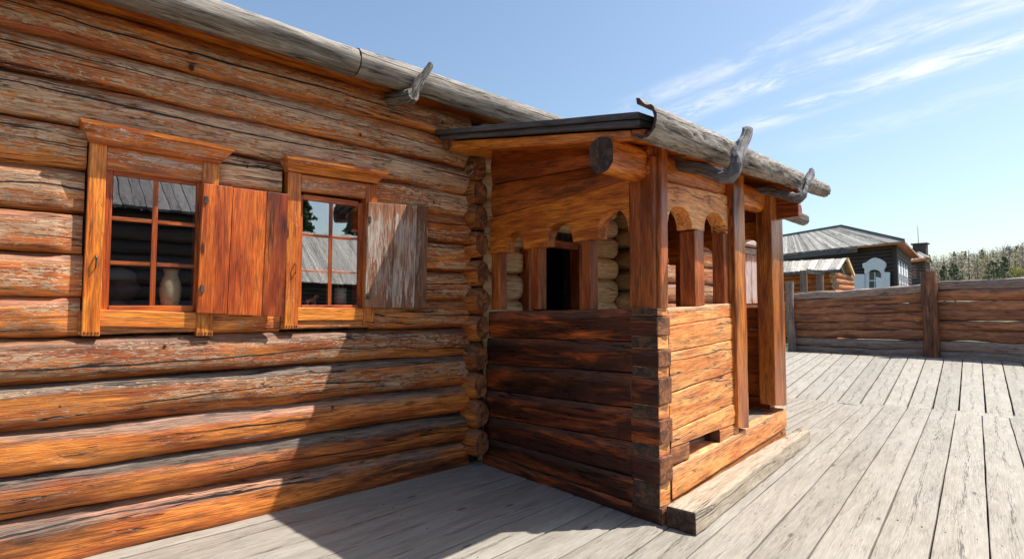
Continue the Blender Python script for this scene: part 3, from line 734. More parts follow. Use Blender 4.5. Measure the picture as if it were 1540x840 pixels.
# side wall courses (z at wall end, z at corner)
SC = [(468, 463), (507, 514), (546, 561), (585, 614), (624, 665), (655, 718), (679, 757), (697, 777)]
side = [(on_s(735 - (a - 468) * .055, a).z, on_s(956, b).z) for a, b in SC]; side[-1] = (.0, .0)
YB = 2.222
tail_lv = [on_s(988, v).z for v in (463, 474, 506, 525, 553, 569, 611, 630, 669, 688, 727, 762, 789)]; tail_lv[-1] = 0
def sidelogs(x0, sgn, mat, parent, nm='side_log', label=None):
    for i in range(7):
        (aw, ac_), (bw, bc) = side[i], side[i + 1]
        mb = MB(); yl = 3.755 + .10 * max(0, (1.35 - aw)) / 1.35
        pp = (random.uniform(.3, .9), .12, 0, random.uniform(.1, .4))
        j = random.uniform(-.006, .006)
        hexa(mb, [(x0 + j, yl, aw - .002), (x0 + j, YB, ac_ - .002), (x0 + j, YB, bc + .003), (x0 + j, yl, bw + .003)], (T * sgn, 0, 0), amp=.004, pp=pp, step=.06, cup=.006, lump=.004, m_end=1)
        # the dovetail of this side log, reaching through the corner
        if i < 6:
            hi, lo = tail_lv[2 * i + 1], tail_lv[2 * i + 2]
        else:
            hi, lo = tail_lv[11], 0
        if i < 6:
            jx = x0 - .002 - random.uniform(0, .007) * sgn; jy = fy(x0) - random.uniform(.002, .016); hi += random.uniform(-.006, .006); lo += random.uniform(-.006, .006)
            hexa(mb, [(jx, YB + random.uniform(-.0, .012), hi + .014), (jx, jy, hi - .004), (jx, jy, lo + .004), (jx, YB + random.uniform(0, .012), lo - .014)], (T * sgn, 0, 0), amp=.002, pp=pp, step=.06, m_end=1)
        else:
            hexa(mb, [(x0 - .003, YB, hi), (x0 - .003, 2.0, hi), (x0 - .003, 2.0, lo), (x0 - .003, YB, lo)], (T * sgn, 0, 0), amp=.002, pp=pp, step=.06, m_end=1)
        mb.build(nm, [mat, M['endo']], parent, bevel=.007)
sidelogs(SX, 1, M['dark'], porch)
# front wall courses from photo heights: (v at px 1012, v at px 1108)
FC = [(463.5, 455), (490, 475), (529, 510), (590, 557), (648, 605), (672, 636), (699, 663), (757, 690)]
def fz(u, v): return on_f(u, v)
X1012 = SX + T + .003
def zat(x, u0, v0, u1, v1):
    a, b = fz(u0, v0), fz(u1, v1); return a.z + (b.z - a.z) * (x - a.x) / (b.x - a.x)
xR = on_f(1109, 560).x
def fq(x, z, o=0.0): return V((x, fy(x) - o, z))
for i in range(6):
    (a0, a1), (b0, b1) = FC[i], FC[i + 1]
    j = random.uniform(-.006, .006)
    pp = ([.95, .9, .8, .85, .8, .7][i], .55 if i == 0 else .05, 0, [0, 0, .08, .1, .18, .2][i])
    zt = lambda x: zat(x, 1012, a0, 1108, a1) - .002
    zl = lambda x: zat(x, 1012, b0, 1108, b1) + .003
    mb = MB()
    if i < 5:
        hexa(mb, [fq(X1012, zt(X1012), j), fq(xR, zt(xR), j), fq(xR, zl(xR), j), fq(X1012, zl(X1012), j)], FN * T, amp=.004, pp=pp, step=.06, cup=.006, lump=.004, m_end=1)
    else:                                                 # the course with the square hole is two short blocks
        xh0 = on_f(1037, 690).x; xh1 = on_f(1082, 655).x
        hexa(mb, [fq(X1012, zt(X1012), j), fq(xh0, zt(xh0), j), fq(xh0, zl(xh0), j), fq(X1012, zl(X1012), j)], FN * T, amp=.003, pp=pp, step=.06, m_end=1)
        mb2 = MB(); hexa(mb2, [fq(xh1, zt(xh1), j), fq(xR, zt(xR), j), fq(xR, zl(xR), j), fq(xh1, zl(xh1), j)], FN * T, amp=.003, pp=pp, step=.06, m_end=1)
        mb2.build('front_log', [M['hewn'], M['endd']], porch, bevel=.007)
    if i < 6:                                             # dovetail seen as end grain on the side face
        hi, lo = tail_lv[2 * i], tail_lv[2 * i + 1]
        hexa(mb, [fq(SX + .001, hi), fq(X1012, hi + (0 if i == 0 else .014)), fq(X1012, lo - .014), fq(SX + .001, lo)], FN * .195, amp=.002, pp=pp, step=.06, m_end=1)
    mb.build('front_log', [M['hewn'], M['endd']], porch, bevel=.007)
# sill beam under the door and hole, and bottom beam at the corner
mb = MB()
xE = on_f(1181, 612).x
zt = lambda x: zat(x, 1012, 703, 1181, 612); zl = lambda x: .115 + (zat(xE, 1012, 757, 1181, 640) - .13) * (x - SX) / (xE - SX)
hexa(mb, [fq(X1012 + .003, zt(X1012), .012), fq(xE, zt(xE), .012), fq(xE, zl(xE), .012), fq(X1012 + .003, zl(X1012), .012)], FN * .26, amp=.005, pp=(.8, .35, 0, .05), step=.06, m_end=1)
hexa(mb, [fq(SX + .001, tail_lv[10]), fq(X1012 + .003, tail_lv[10] + .01), fq(X1012 + .003, tail_lv[11] - .02), fq(SX + .001, tail_lv[11])], FN * .195, amp=.002, pp=(.7, 0, 0, .1), step=.06, m_end=1)
mb.build('sill_beam', [M['hewn'], M['endd']], porch, bevel=.01)
mb = MB(); hexa(mb, [fq(SX + T + .002, .12), fq(xE, .16), fq(xE, -.01), fq(SX + T + .002, -.01)], FN * .2, amp=.003, pp=(.4, .1, 0, .1), step=.08); mb.build('bottom_beam', M['hewn'], porch, bevel=.006)
# dark board added as a lining behind the hole
mb = MB(); hexa(mb, [fq(SX + .2, .62, -.3), fq(xE - .1, .5, -.3), fq(xE - .1, 0, -.3), fq(SX + .2, 0, -.3)], FN * .03, pp=(.2, 0, 0, .4), step=.3); mb.build('hole_lining', M['dark'], porch)

# ---- arcade boards (boards with arches cut in them)
def arch_board(mb, org, ux, L, ztop0, ztop1, zbot0, zbot1, arches, depth, pp, m_in=0):
    """org: plan point, ux: plan direction; arches: list of (s0,s1,z_spring,z_crown)"""
    s_ = seed(); cuts = set([0, L])
    N_ = 90
    cols = sorted(set([L * i / N_ for i in range(N_ + 1)] + [a[0] for a in arches] + [a[1] for a in arches] + [a[0] + 1e-4 for a in arches] + [a[1] - 1e-4 for a in arches]))
    def low(s):
        for s0, s1, zsp, zcr in arches:
            if s0 < s < s1:
                t = (2 * (s - s0) / (s1 - s0) - 1); return zsp + (zcr - zsp) * max(0, 1 - abs(t) ** 2.3) ** .5
        return zbot0 + (zbot1 - zbot0) * s / L
    fr_, bk_ = [], []
    nv = 6
    for s in cols:
        zt_ = ztop0 + (ztop1 - ztop0) * s / L; zl_ = low(s)
        a, b = [], []
        for j in range(nv + 1):
            z = zt_ + (zl_ - zt_) * j / nv
            p = V(org) + V(ux) * s; p.z = z
            nz = noise.noise_vector(V((s * 3, z * 5, s_.x))) * .004
            g = (s + s_.x, z + s_.y, s_.z)
            a.append(mb.vert(p + nz, g, pp, 1 - 2 * j / nv)); b.append(mb.vert(p + V(depth) + nz, (g[0], g[1], g[2] + .1), pp, 1 - 2 * j / nv))
        fr_.append(a); bk_.append(b)
    for i in range(len(cols) - 1):
        for j in range(nv):
            mb.face((fr_[i][j], fr_[i][j + 1], fr_[i + 1][j + 1], fr_[i + 1][j])); mb.face((bk_[i][j], bk_[i + 1][j], bk_[i + 1][j + 1], bk_[i][j + 1]))
        mb.face((fr_[i][0], fr_[i + 1][0], bk_[i + 1][0], bk_[i][0])); mb.face((fr_[i][nv], bk_[i][nv], bk_[i + 1][nv], fr_[i + 1][nv]), m_in)
    for e in (0, -1):
        for j in range(nv): mb.face((fr_[e][j], bk_[e][j], bk_[e][j + 1], fr_[e][j + 1]) if e == 0 else (fr_[e][j], fr_[e][j + 1], bk_[e][j + 1], bk_[e][j]))
def S_(u, v): p = on_s(u, v); return (p.y, p.z)
def side_arcade(x0, sgn, mat, dy=0.0):
    yA = S_(740, 327)[0] + .03; sy = lambda u, v: yA - S_(u, v)[0]
    L = yA - 2.235
    mb = MB()
    arches = [(sy(759, 378), sy(787, 372), 1.90, 2.015), (sy(819, 368), sy(861, 368), 1.885, 2.05), (sy(898, 355), sy(945, 352), 1.905, 2.085)]
    arch_board(mb, (x0, yA + dy, 0), (0, -1, 0), L, 2.185, 2.265, 1.86, 1.90, arches, (.11 * sgn, 0, 0), (.55, 0, 0, .2))
    mb.build('arch_board', mat, porch)
    for (u0, u1, vt, rr) in ((737, 749, 378, .5), (796, 808, 368, .4), (872, 885, 357, .3)):
        y1, z1 = S_(u0, vt); y0, _ = S_(u1, vt); zb_ = 1.372; y0 += dy; y1 += dy
        xx = x0 + .012 * sgn
        mb = MB(); box(mb, min(xx, xx + .09 * sgn), max(xx, xx + .09 * sgn), y0, y1, zb_, z1 + .02, vert=True, pp=(rr, 0, 0, .12), amp=.003)
        mb.build('small_post', M['post'], porch, bevel=.006)
side_arcade(SX + .004, 1, M['trim']); side_arcade(5.62, -1, M['trim'], .17)
# gable boards between arcade and roof
def zroof(x, y): return 2.566 + .19 * (y - 2.03) + .046 * (x - 2.6)
for (l0, l1, r0, r1, pp) in ((None, 2.49, None, 2.40, (.35, 0, 0, .1)), (2.485, 2.19, 2.395, 2.272, (.3, 0, 0, .15))):
    for x0, sgn in ((SX + .008, 1), (5.62, -1)):
        mb = MB()
        ya, yb_ = 3.72, 2.06
        za = (zroof(x0, ya) - .105) if l0 is None else l0; zb2 = (zroof(x0, yb_) - .105) if r0 is None else r0
        hexa(mb, [(x0, ya, za), (x0, yb_, zb2), (x0, yb_, r1), (x0, ya, l1)], (.08 * sgn, 0, 0), pp=pp, amp=.004, cup=.025, step=.07)
        mb.build('gable_board', M['post'], porch, bevel=.008)
# far side low wall
for i in range(6):
    (aw, ac_), (bw, bc) = side[i], side[i + 1]
    mb = MB(); hexa(mb, [(5.60, 3.74, aw), (5.60, 2.40, ac_), (5.60, 2.40, bc + .004), (5.60, 3.74, bw + .004)], (.12, 0, 0), amp=.004, pp=(random.uniform(.4, .8), 0, 0, .02), step=.1); mb.build('side_log', M['post'], porch, bevel=.006)
# corner post: two squared timbers
mb = MB(); box(mb, SX + .004, SX + .10, 2.035, 2.238, 1.385, 2.40, vert=True, pp=(.25, 0, 0, .25), amp=.003); mb.build('post', M['post'], porch, bevel=.008)
mb = MB()
a = on_f(970, 300).x
hexa(mb, [fq(SX + .055, 2.47, .012), fq(on_f(1003, 300).x, 2.47, .012), fq(on_f(1003, 400).x - .01, 1.385, .012), fq(SX + .03, 1.385, .012)], FN * .15, vert=True, pp=(.55, 0, 0, .1), amp=.003)
mb.build('post', M['post'], porch, bevel=.008)
# front arch board
mb = MB()
A0, A1 = on_f(1003, 273), on_f(1101, 295)
ux = V((A1.x - A0.x, A1.y - A0.y, 0)); L = ux.length; ux.normalize()
s_of = lambda u: (V((on_f(u, 340).x, on_f(u, 340).y, 0)) - V((A0.x, A0.y, 0))).length
arch_board(mb, (A0.x, A0.y + .02, 0), ux, L, A0.z, A1.z, on_f(1006, 338).z, on_f(1100, 351).z,
           [(s_of(1008), s_of(1045), on_f(1008, 338).z + .01, on_f(1026, 310).z), (s_of(1063), s_of(1095), on_f(1063, 345).z + .01, on_f(1080, 320).z)], FN * .12, (.9, 0, .12, .02))
mb.build('arch_board', M['hewn'], porch)
# small posts of the front arcade
for (u0, u1, v0, v1, dp, rr) in ((1047, 1061, 346, 458, .12, .5), (1091, 1100, 350, 456, .10, .4)):
    p0 = on_f(u0, v0); p1 = on_f(u1, v0)
    mb = MB(); hexa(mb, [fq(p0.x, on_f(u0, v0).z, -.015), fq(p1.x, on_f(u1, v0).z, -.015), fq(p1.x, 1.40, -.015), fq(p0.x, 1.40, -.015)], FN * dp, vert=True, pp=(rr, 0, 0, .08), amp=.003)
    mb.build('small_post', M['post'], porch, bevel=.006)
# door post and right corner post
def front_post(u0, u1, vt, vb, off, dp, pp):
    a, b, c, d = on_f(u0, vt, off), on_f(u1, vt, off), on_f(u1, vb, off), on_f(u0, vb, off)
    xa, xb = (a.x + d.x) / 2, (b.x + c.x) / 2
    mb = MB(); hexa(mb, [fq(xa, a.z + .03, off), fq(xb, b.z + .03, off), fq(xb, c.z, off), fq(xa, d.z, off)], FN * dp, vert=True, pp=pp, amp=.003)
    return mb.build('post', M['trim'], porch, bevel=.009)
front_post(1107, 1123, 270, 645, .035, .10, (.40, 0, 0, .22))
front_post(1163, 1180, 296, 611, .035, .15, (.25, 0, 0, .26))
# plate beam over the front, its dark end sticking out to the left
mb = MB()
log(mb, (2.63, fy(2.63) + .10 + .05, 2.335), (xE + .22, fy(xE) + .12, on_f(1160, 296).z - .02), .088, .112, .115, n=16, sq=.72, pp=(.8, 0, .1, .05), step=.06, amp=.006, m_end=1)
mb.build('plate_beam', [M['trim'], M['endd']], porch)
mb = MB(); log(mb, (2.62, 3.79, 2.80), (6.2, 3.79, 2.93), .07, .075, n=14, sq=.75, pp=(.4, 0, 0, .2), m_end=1); mb.build('plate_beam', [M['trim'], M['endo']], porch)
# floor
mb = MB(); y = 2.2
while y < 3.75:
    hexa(mb, [(SX + T, y + .195, .365), (5.58, y + .195, .365), (5.58, max(y, fy(5.58) + .03), .365), (SX + T, max(y, fy(SX + T) + .03), .365)], (0, 0, -.04), pp=(random.random(), 0, 0, 0), amp=.002, step=.2); y += .2
mb.build('floor', M['step'], porch, bevel=.004)
# roof: two plank layers over warm sheathing
def roof_layer(x_l0, x_l1, x_r, zo, th, mat, nm, w_=.24, pr=None, yf=1.83, ps=(.5, 0, 0, 0)):
    mb = MB(); n = int((x_r - x_l0) / w_)
    for i in range(n):
        t0, t1 = i / n, (i + 1) / n
        xa0 = x_l0 + (x_r - x_l0) * t0; xa1 = x_l0 + (x_r - x_l0) * t1 - .006; xb0 = x_l1 + (x_r - x_l1) * t0; xb1 = x_l1 + (x_r - x_l1) * t1 - .006
        yf_ = yf + FS * .8 * (xb0 - 2.6); j = random.uniform(-.004, .004)
        hexa(mb, [(xa0, 3.88, zroof(xa0, 3.88) + zo + j), (xa1, 3.88, zroof(xa1, 3.88) + zo + j), (xb1, yf_, zroof(xb1, yf_) + zo + j), (xb0, yf_, zroof(xb0, yf_) + zo + j)], (0, 0, -th + random.uniform(0, .006)), vert=True, pp=(random.random(), ps[1], ps[2], ps[3]), step=.2, amp=.003, m_end=0)
    return mb.build(nm, mat, porch, bevel=.004)
roof_layer(2.555, 2.60, 6.35, 0, .042, M['gdark'], 'roof')
roof_layer(2.60, 2.62, 6.30, -.046, .042, M['gdark'], 'roof')
roof_layer(2.66, 2.68, 6.25, -.092, .03, M['trim'], 'roof_sheathing')
mb = MB(); hexa(mb, [(2.625, 3.86, zroof(2.6, 3.86) - .092), (2.66, 1.93, zroof(2.6, 1.93) - .092), (2.66, 1.93, zroof(2.6, 1.93) - .15), (2.625, 3.86, zroof(2.6, 3.86) - .17)], (.05, 0, 0), pp=(.7, 0, 0, .05), amp=.003)
mb.build('rake_board', M['trim'], porch, bevel=.006)
# hewn gutter trough
def trough():
    mb = MB(); s = seed()
    p0 = V((2.60, 1.80, 2.46)); p1 = V((6.43, 2.12, 2.655)); ax = (p1 - p0); L = ax.length; ax.normalize()
    sd2 = V((ax.y, -ax.x, 0)).normalized()            # outward (-Y)
    up = sd2.cross(ax) * -1
    if up.z < 0: up = -up
    n = 26; ns = 110; rows = []
    for i in range(ns + 1):
        t = i / ns; l = t * L; r = .098 - .030 * t
        c = p0 + ax * l + noise.noise_vector(V((l, s.x, 0))) * .01
        row = []
        # C section: outer arc from top-outside round the bottom to the inside, then the hollow
        outer = [R(a) for a in [112 - 14.0 * k_ for k_ in range(n)]]
        a0, a1 = R(98), R(-140)
        endk = 1.0
        for k_ in range(n + 1):
            th = a0 + (a1 - a0) * k_ / n
            sc_l = abs(noise.noise(V((l * 9, th * 2.6 + s.x, s.y)))) * .024 + noise.noise(V((l * 3, th * 1.5, s.z))) * .006
            rr = r - sc_l + (.018 * math.exp(-((th - a0) / .25) ** 2) if k_ < 4 else 0)
            row.append((rr, th, 1))
        hollow = t < .96
        for k_ in range(n + 1):
            th = a1 + (a0 - a1) * k_ / n
            row.append((r * (.80 if hollow else .93) - .004, th, 0))
        ids = []
        for rr, th, o_ in row:
            fl_ = max(0.0, (th - R(62)) / R(36)) if t < .96 else 0
            p = c + sd2 * (math.cos(th) * rr - fl_ * .02) + up * (math.sin(th) * rr * 1.12 + fl_ * .022)
            ids.append(mb.vert(p, (l + s.x, math.cos(th) * .1 + s.y, math.sin(th) * .1 + s.z), (.7, .5, 0, 0), math.sin(th)))
        rows.append(ids)
    K = len(rows[0])
    for i in range(ns):
        for j in range(K):
            j2 = (j + 1) % K; mb.face((rows[i][j], rows[i][j2], rows[i + 1][j2], rows[i + 1][j]), 0, True)
    for rw, rev in ((rows[0], 0), (rows[-1], 1)):
        for j in range(n):
            a, b, c_, d = rw[j], rw[j + 1], rw[K - 2 - j], rw[K - 1 - j]
            q = [mb.vert(mb.v[z_], mb.gc[z_], (.4, 0, 0, .3), 0) for z_ in ((a, d, c_, b) if not rev else (a, b, c_, d))]
            mb.face(q, 1)
    # closed log core at the far end
    mb.build('gutter', [M['grey'], M['endd']], porch, label='hewn grey trough log with scalloped tool marks')
    return p0, p1
g0, g1 = trough()
mb = MB(); log(mb, g1 - (g1 - g0).normalized() * .5, g1, .062, .066, n=18, pp=(.6, .4, 0, 0), m_end=1, amp=.008); mb.build('gutter_tip', [M['grey'], M['endg']], porch)
# bent root hooks
def hook(arm, elbow, up, ye, radii, label):
    e = on_y(*elbow, ye); x1 = e.x
    P = [on_x(u, v, x1) for u, v in arm]
    P = [P[0] + V((0, .35, .04))] + P + [e] + [on_y(u, v, y_) for (u, v), y_ in up]
    mb = MB(); tube_path(mb, P, [q * .84 for q in radii], n=9, pp=(.9, .3, 0, .0), sub=3, amp=.011, sm=False)
    mb.build('gutter_hook', M['gdark'], porch, bevel=0, label=label)
hook([(1022, 248), (1060, 256)], (1098, 263), [((1107, 240), 1.715), ((1116, 218), 1.72), ((1126, 196), 1.73)], 1.74, [.045, .05,     .056, .054, .049, .045, .042], 'dark bent root hook at the middle of the trough')
hook([(1150, 286), (1178, 293)], (1203, 296), [((1210, 282), 1.915), ((1214, 271), 1.92), ((1220, 258), 1.93)], 1.93, [.04, .045, .05, .050, .045, .042, .038], 'smaller dark bent root hook near the far end of the trough')

# ------------------------------------------------------------------ step beam
mb = MB()
A = [on_z(1046, 770, .135), on_z(1218, 646, .125)]
bl_ = V((3.066, fy(3.066) - .035, .135)); br_ = V((A[1].x + .02, fy(A[1].x) - .035, .125))
hexa(mb, [A[0], A[1], V((A[1].x, A[1].y - .01, 0.004)), V((3.066, 1.77, .004))], None, dback=[bl_, br_, V((br_.x, br_.y, .004)), V((bl_.x, bl_.y, .004))], pp=(.75, 0, 0, .0), amp=.006, fr=4, step=.05, lump=.004, m_end=1)
mb.build('step_beam', [M['step'], M['endd']], None, bevel=.012, label='thick worn grey timber beam lying as a doorstep in front of the porch', cat='step')

# ------------------------------------------------------------------ fence behind the deck
fence = empty('log_fence', (18.5, 2.5, -.14), label='brown horizontal log fence with upright posts along the far deck edge', cat='fence')
def fpt(u, off=0.0):
    pass
FXY = [V((18.35, 8.2, 0)), V((18.45, 7.1, 0)), V((18.75, 3.55, 0)), V((18.45, 1.6, 0)), V((18.1, -1.4, 0)), V((17.8, -4.6, 0))]
def zf(t, i, frac): return 0
tops = {1: 1.80, 2: 2.03, 3: 2.16, 4: 2.2, 5: 2.2}
for i in range(1, 5):
    if i == 3: continue
    a = FXY[i]; b = FXY[i + 1] if i != 2 else FXY[4]
    ta = tops[i] if i != 2 else 2.07; tb = tops[i + 1] if i != 2 else tops[4]
    n = 8
    mb = MB(); mg = MB()
    fr_ = [0, .115, .245, .36, .485, .60, .735, .865, 1.0]
    for k in range(n):
        f0 = 1 - fr_[k]; f1 = 1 - fr_[k + 1]
        za = -.12 + (ta + .12) * (f0 + f1) / 2; zb_ = -.12 + (tb + .12) * (f0 + f1) / 2
        ha = (ta + .12) * (f0 - f1) / 2; hb_ = (tb + .12) * (f0 - f1) / 2
        gapk = .008 if k in (1, 2, 3, 4, 5) else .004
        g = k in (0, 6, 7)
        log(mg if g else mb, (a.x, a.y, za), (b.x, b.y, zb_), .09, ha - gapk * random.uniform(.1, 1.1), hb_ - gapk * random.uniform(.1, 1.1), n=16, step=.12, sq=.5, pp=(random.uniform(.5, 1.0), .5 if g else .15, 0, 0 if g else random.uniform(.05, .3)), amp=.022, bend=.035)
    mb.build('log_panel', [M['fence'], M['endo']], fence); mg.build('log_panel', [M['fgrey'], M['endg']], fence)
for (i, rr, tp, mt, cc) in ((1, .125, 2.2, 'fgrey', 0), (2, .19, 2.36, 'fence', .35), (4, .17, 2.5, 'fence', .2), (5, .17, 2.4, 'fence', .2)):
    p = FXY[i]; mb = MB(); log(mb, (p.x - .22, p.y, -.14), (p.x - .24, p.y, tp), rr, rr, rr * .92, n=20, step=.08, pp=(.4, 0, 0, cc), amp=.02, bend=.03)
    mb.build('post', [M[mt], M['endg']], fence)

# grass strip beyond the deck edge
def grass():
    mb = MB(); rnd = random.Random(3)
    for k in range(9000):
        y = rnd.uniform(-3, 14); x = 17.3 + .33 * (6.56 - y) + .18 + rnd.random() ** 2 * (1.0 if y < 7.5 else 6)
        h = rnd.uniform(.05, .17); a = rnd.uniform(0, 6.28); w_ = .008; p = V((x, y, -.14)); dx = V((math.cos(a), math.sin(a), 0))
        pp = (rnd.random(), 0, 0, 0); ln = V((rnd.uniform(-.06, .06), rnd.uniform(-.06, .06), 0))
        i0 = mb.vert(p - dx * w_, pp=pp); i1 = mb.vert(p + dx * w_, pp=pp); i2 = mb.vert(p + ln + V((0, 0, h)), pp=pp); mb.face((i0, i1, i2))
    mb.build('grass', M['grass'], None, kind='stuff', label='short grass along the foot of the log fence', cat='grass')
grass()

# ------------------------------------------------------------------ log shed behind the fence
def quad(mb, pts, th=.12, **k):
    n = (V(pts[1]) - V(pts[0])).cross(V(pts[3]) - V(pts[0])).normalized()
    if n.dot(V(pts[0]) - CAM) < 0: n = -n
    hexa(mb, pts, n * th, **k)
def board_quads(mb, tl, tr, br, bl, n, th=.05, rs=(0, 1), dkr=(0, .3)):
    tl, tr, br, bl = map(V, (tl, tr, br, bl))
    for i in range(n):
        a, b = i / n, (i + 1) / n - .06 / n
        j = V((0, 0, random.uniform(-.015, .015)))
        hexa(mb, [tl.lerp(tr, a) + j, tl.lerp(tr, b) + j, bl.lerp(br, b) + j, bl.lerp(br, a) + j], V((0, 0, -th)), vert=True, pp=(random.uniform(*rs), 0, 0, random.uniform(*dkr)), step=.5, amp=.01)
def wall_logs(mb, a, b, z0, z1, n, r, pp=None):
    a = V(a); b = V(b)
    for i in range(n):
        z = z0 + (z1 - z0) * (i + .5) / n; h = (z1 - z0) / n / 2
        log(mb, (a.x, a.y, z), (b.x, b.y, z), r, h + .01, n=12, step=.5, pp=pp or (random.random(), 0, 0, random.uniform(0, .2)), amp=.015)
shed = empty('log_shed', at_d(1240, 460, 24).xyz * 1, label='low open orange log shed with grey board roof behind the left fence end', cat='shed')
rl, rr = at_d(1150, 398, 26.5), at_d(1273, 384, 24); el, er = at_d(1150, 413, 25), at_d(1262, 402, 22.2)
rr.z = rl.z = (rl.z + rr.z) / 2 ; el.z = er.z = (el.z + er.z) / 2
mb = MB(); board_quads(mb, rl, rr, er, el, 22, .05, dkr=(0, .15)); 
back_r, back_l = rr + (rr - er) * .9, rl + (rl - el) * .9; back_r.z = er.z; back_l.z = el.z
board_quads(mb, back_l, back_r, rr, rl, 12, .05)
mb.build('roof', M['droof'], shed)
mb = MB(); hexa(mb, [el + V((0, 0, .0)), er, er + V((0, 0, -.13)), el + V((0, 0, -.13))], FW * .08, pp=(.5, 0, 0, 0), step=.5); mb.build('gutter', M['gdark'], shed)
mb = MB(); hexa(mb, [rr + V((.06, -.06, .02)), back_r + V((.06, -.06, .02)), back_r + V((.06, -.06, -.12)), rr + V((.06, -.06, -.14))], RT * -.1, pp=(.9, 0, 0, 0)); mb.build('barge_board', M['plog'], shed)
mb = MB()
ca1 = at_d(1252, 420, 23.0); ca0 = at_d(1150, 420, 26.0); cb = at_d(1281, 420, 26.0)
wall_logs(mb, (ca0.x, ca0.y, 0), (ca1.x, ca1.y, 0), -.1, er.z - .05, 12, .12); wall_logs(mb, (ca1.x, ca1.y, 0), (cb.x, cb.y, 0), -.1, er.z - .05, 12, .12)
mb.build('wall', [M['log'], M['endo']], shed)
# log ends fanning out at the shed corner
for k in range(9):
    mb = MB(); z = er.z - .2 - k * .24; ln = [.15, .3, .42, .2, .55, .6, .4, .5, .5][k]
    p = V((ca1.x, ca1.y, z)); log(mb, p + V((.3, .1, 0)), p + RT * -0.1 - FW.xy.to_3d() * ln + V((0, 0, 0)), .12, .115, n=12, pp=(.9, 0, 0, 0), amp=.02)
    mb.build('log_end', [M['plog'], M['endl']], shed)
for (u, d_) in ((1209, 21.5), (1234, 21.3)):
    p = at_d(u, 440, d_); mb = MB(); log(mb, (p.x, p.y, -.14), (p.x, p.y, er.z - .1), .13, .13, n=12, pp=(.3, 0, 0, .1)); mb.build('post', [M['fgrey'], M['endg']], shed)
# carved grey board between the two posts
mb = MB(); a, b = at_d(1214, 404, 21.3), at_d(1240, 408, 21.2); hexa(mb, [a, b, b + V((0, 0, -.12)), a + V((0, 0, -.2))], FW * .06, pp=(.9, 0, 0, 0)); mb.build('crossbar', M['grey'], shed)

# ------------------------------------------------------------------ brown house with white carved windows
bh = empty('brown_house', at_d(1345, 470, 34), label='dark brown log house with white carved window frame and shutters, hipped grey board roof', cat='house')
EN, EL, ER = at_d(1361, 362, 33), at_d(1160, 385, 42.5), at_d(1383, 386, 43.5)
ze = EN.z; EL.z = ze; ER.z = ze
AP = at_d(1265, 340, 39.5)
EB = EL + (ER - EN) * 1.0
AP2 = AP + (EL - EN) * .55 ; AP2.z = AP.z - .1
mb = MB()
def tri_boards(mb, e0, e1, r0, r1, n):
    for i in range(n):
        a, b = i / n, (i + 1) / n - .05 / n
        hexa(mb, [r0.lerp(r1, a), r0.lerp(r1, b), e0.lerp(e1, b), e0.lerp(e1, a)], V((0, 0, -.06)), vert=True, pp=(random.random(), 0, 0, random.choice([0, 0, .1, .35])), step=.8, amp=.01)
tri_boards(mb, EN, EL, AP, AP2, 40)
tri_boards(mb, EN, ER, AP, AP.lerp(AP, 1), 16)
tri_boards(mb, ER, EB, AP, AP2, 12)
mb.build('roof', M['droof'], bh)
mb = MB()
hexa(mb, [AP + V((0, 0, .12)), EN + V((0, 0, .12)), EN + V((0, 0, -.02)), AP + V((0, 0, -.02))], FW * .15, pp=(.5, 0, 0, 0)); hexa(mb, [AP + V((0, 0, .12)), AP2 + V((0, 0, .12)), AP2, AP], FW * .12, pp=(.5, 0, 0, 0))
mb.build('ridge_board', M['gdark'], bh)
mb = MB(); gm = EN.lerp(EL, .30)
hexa(mb, [EL + V((0, 0, .02)), gm + V((0, 0, .02)), gm + V((0, 0, -.42)), EL + V((0, 0, -.42))], FW * .1, pp=(.6, 0, 0, 0), step=.5); mb.build('gutter', M['gdark'], bh)
mb = MB()
IN = V((.0, .0, 0)); cN = EN + (EL - EN).normalized() * 1.3 + (ER - EN).normalized() * 1.6; cN.z = 0
cL = EL + (ER - EN).normalized() * 1.2; cR = ER + (EL - EN).normalized() * 1.0
soff = [EN, EL, EL + (ER - EN).normalized() * 1.6, EN + (ER - EN).normalized() * 1.6]
hexa(mb, [EN + V((0, 0, -.07)), ER + V((0, 0, -.07)), ER + (EL - EN).normalized() * 1.6 + V((0, 0, -.09)), EN + (EL - EN).normalized() * 1.6 + V((0, 0, -.09))], V((0, 0, -.05)), pp=(.9, 0, 0, 0), step=.4)
hexa(mb, [EN + V((0, 0, -.075)), EL + V((0, 0, -.075)), EL + (ER - EN).normalized() * 1.6 + V((0, 0, -.095)), EN + (ER - EN).normalized() * 1.6 + V((0, 0, -.095))], V((0, 0, -.05)), pp=(.9, 0, 0, 0), step=.4)
mb.build('soffit', M['trim'], bh)
cn2 = at_d(1347, 420, 34.2); cl2 = at_d(1150, 420, 43); cr2 = at_d(1369, 420, 43)
mb = MB(); wall_logs(mb, (cn2.x, cn2.y, 0), (cl2.x, cl2.y, 0), -.14, ze - .1, 22, .1, (.5, 0, 0, 0)); wall_logs(mb, (cn2.x, cn2.y, 0), (cr2.x, cr2.y, 0), -.14, ze - .1, 22, .1, (.5, 0, 0, 0))
log(mb, (cn2.x, cn2.y, -.14), (cn2.x, cn2.y, ze - .1), .14, .14, n=10, pp=(.3, 0, 0, .4))
mb.build('wall', [M['brown'], M['endd']], bh)
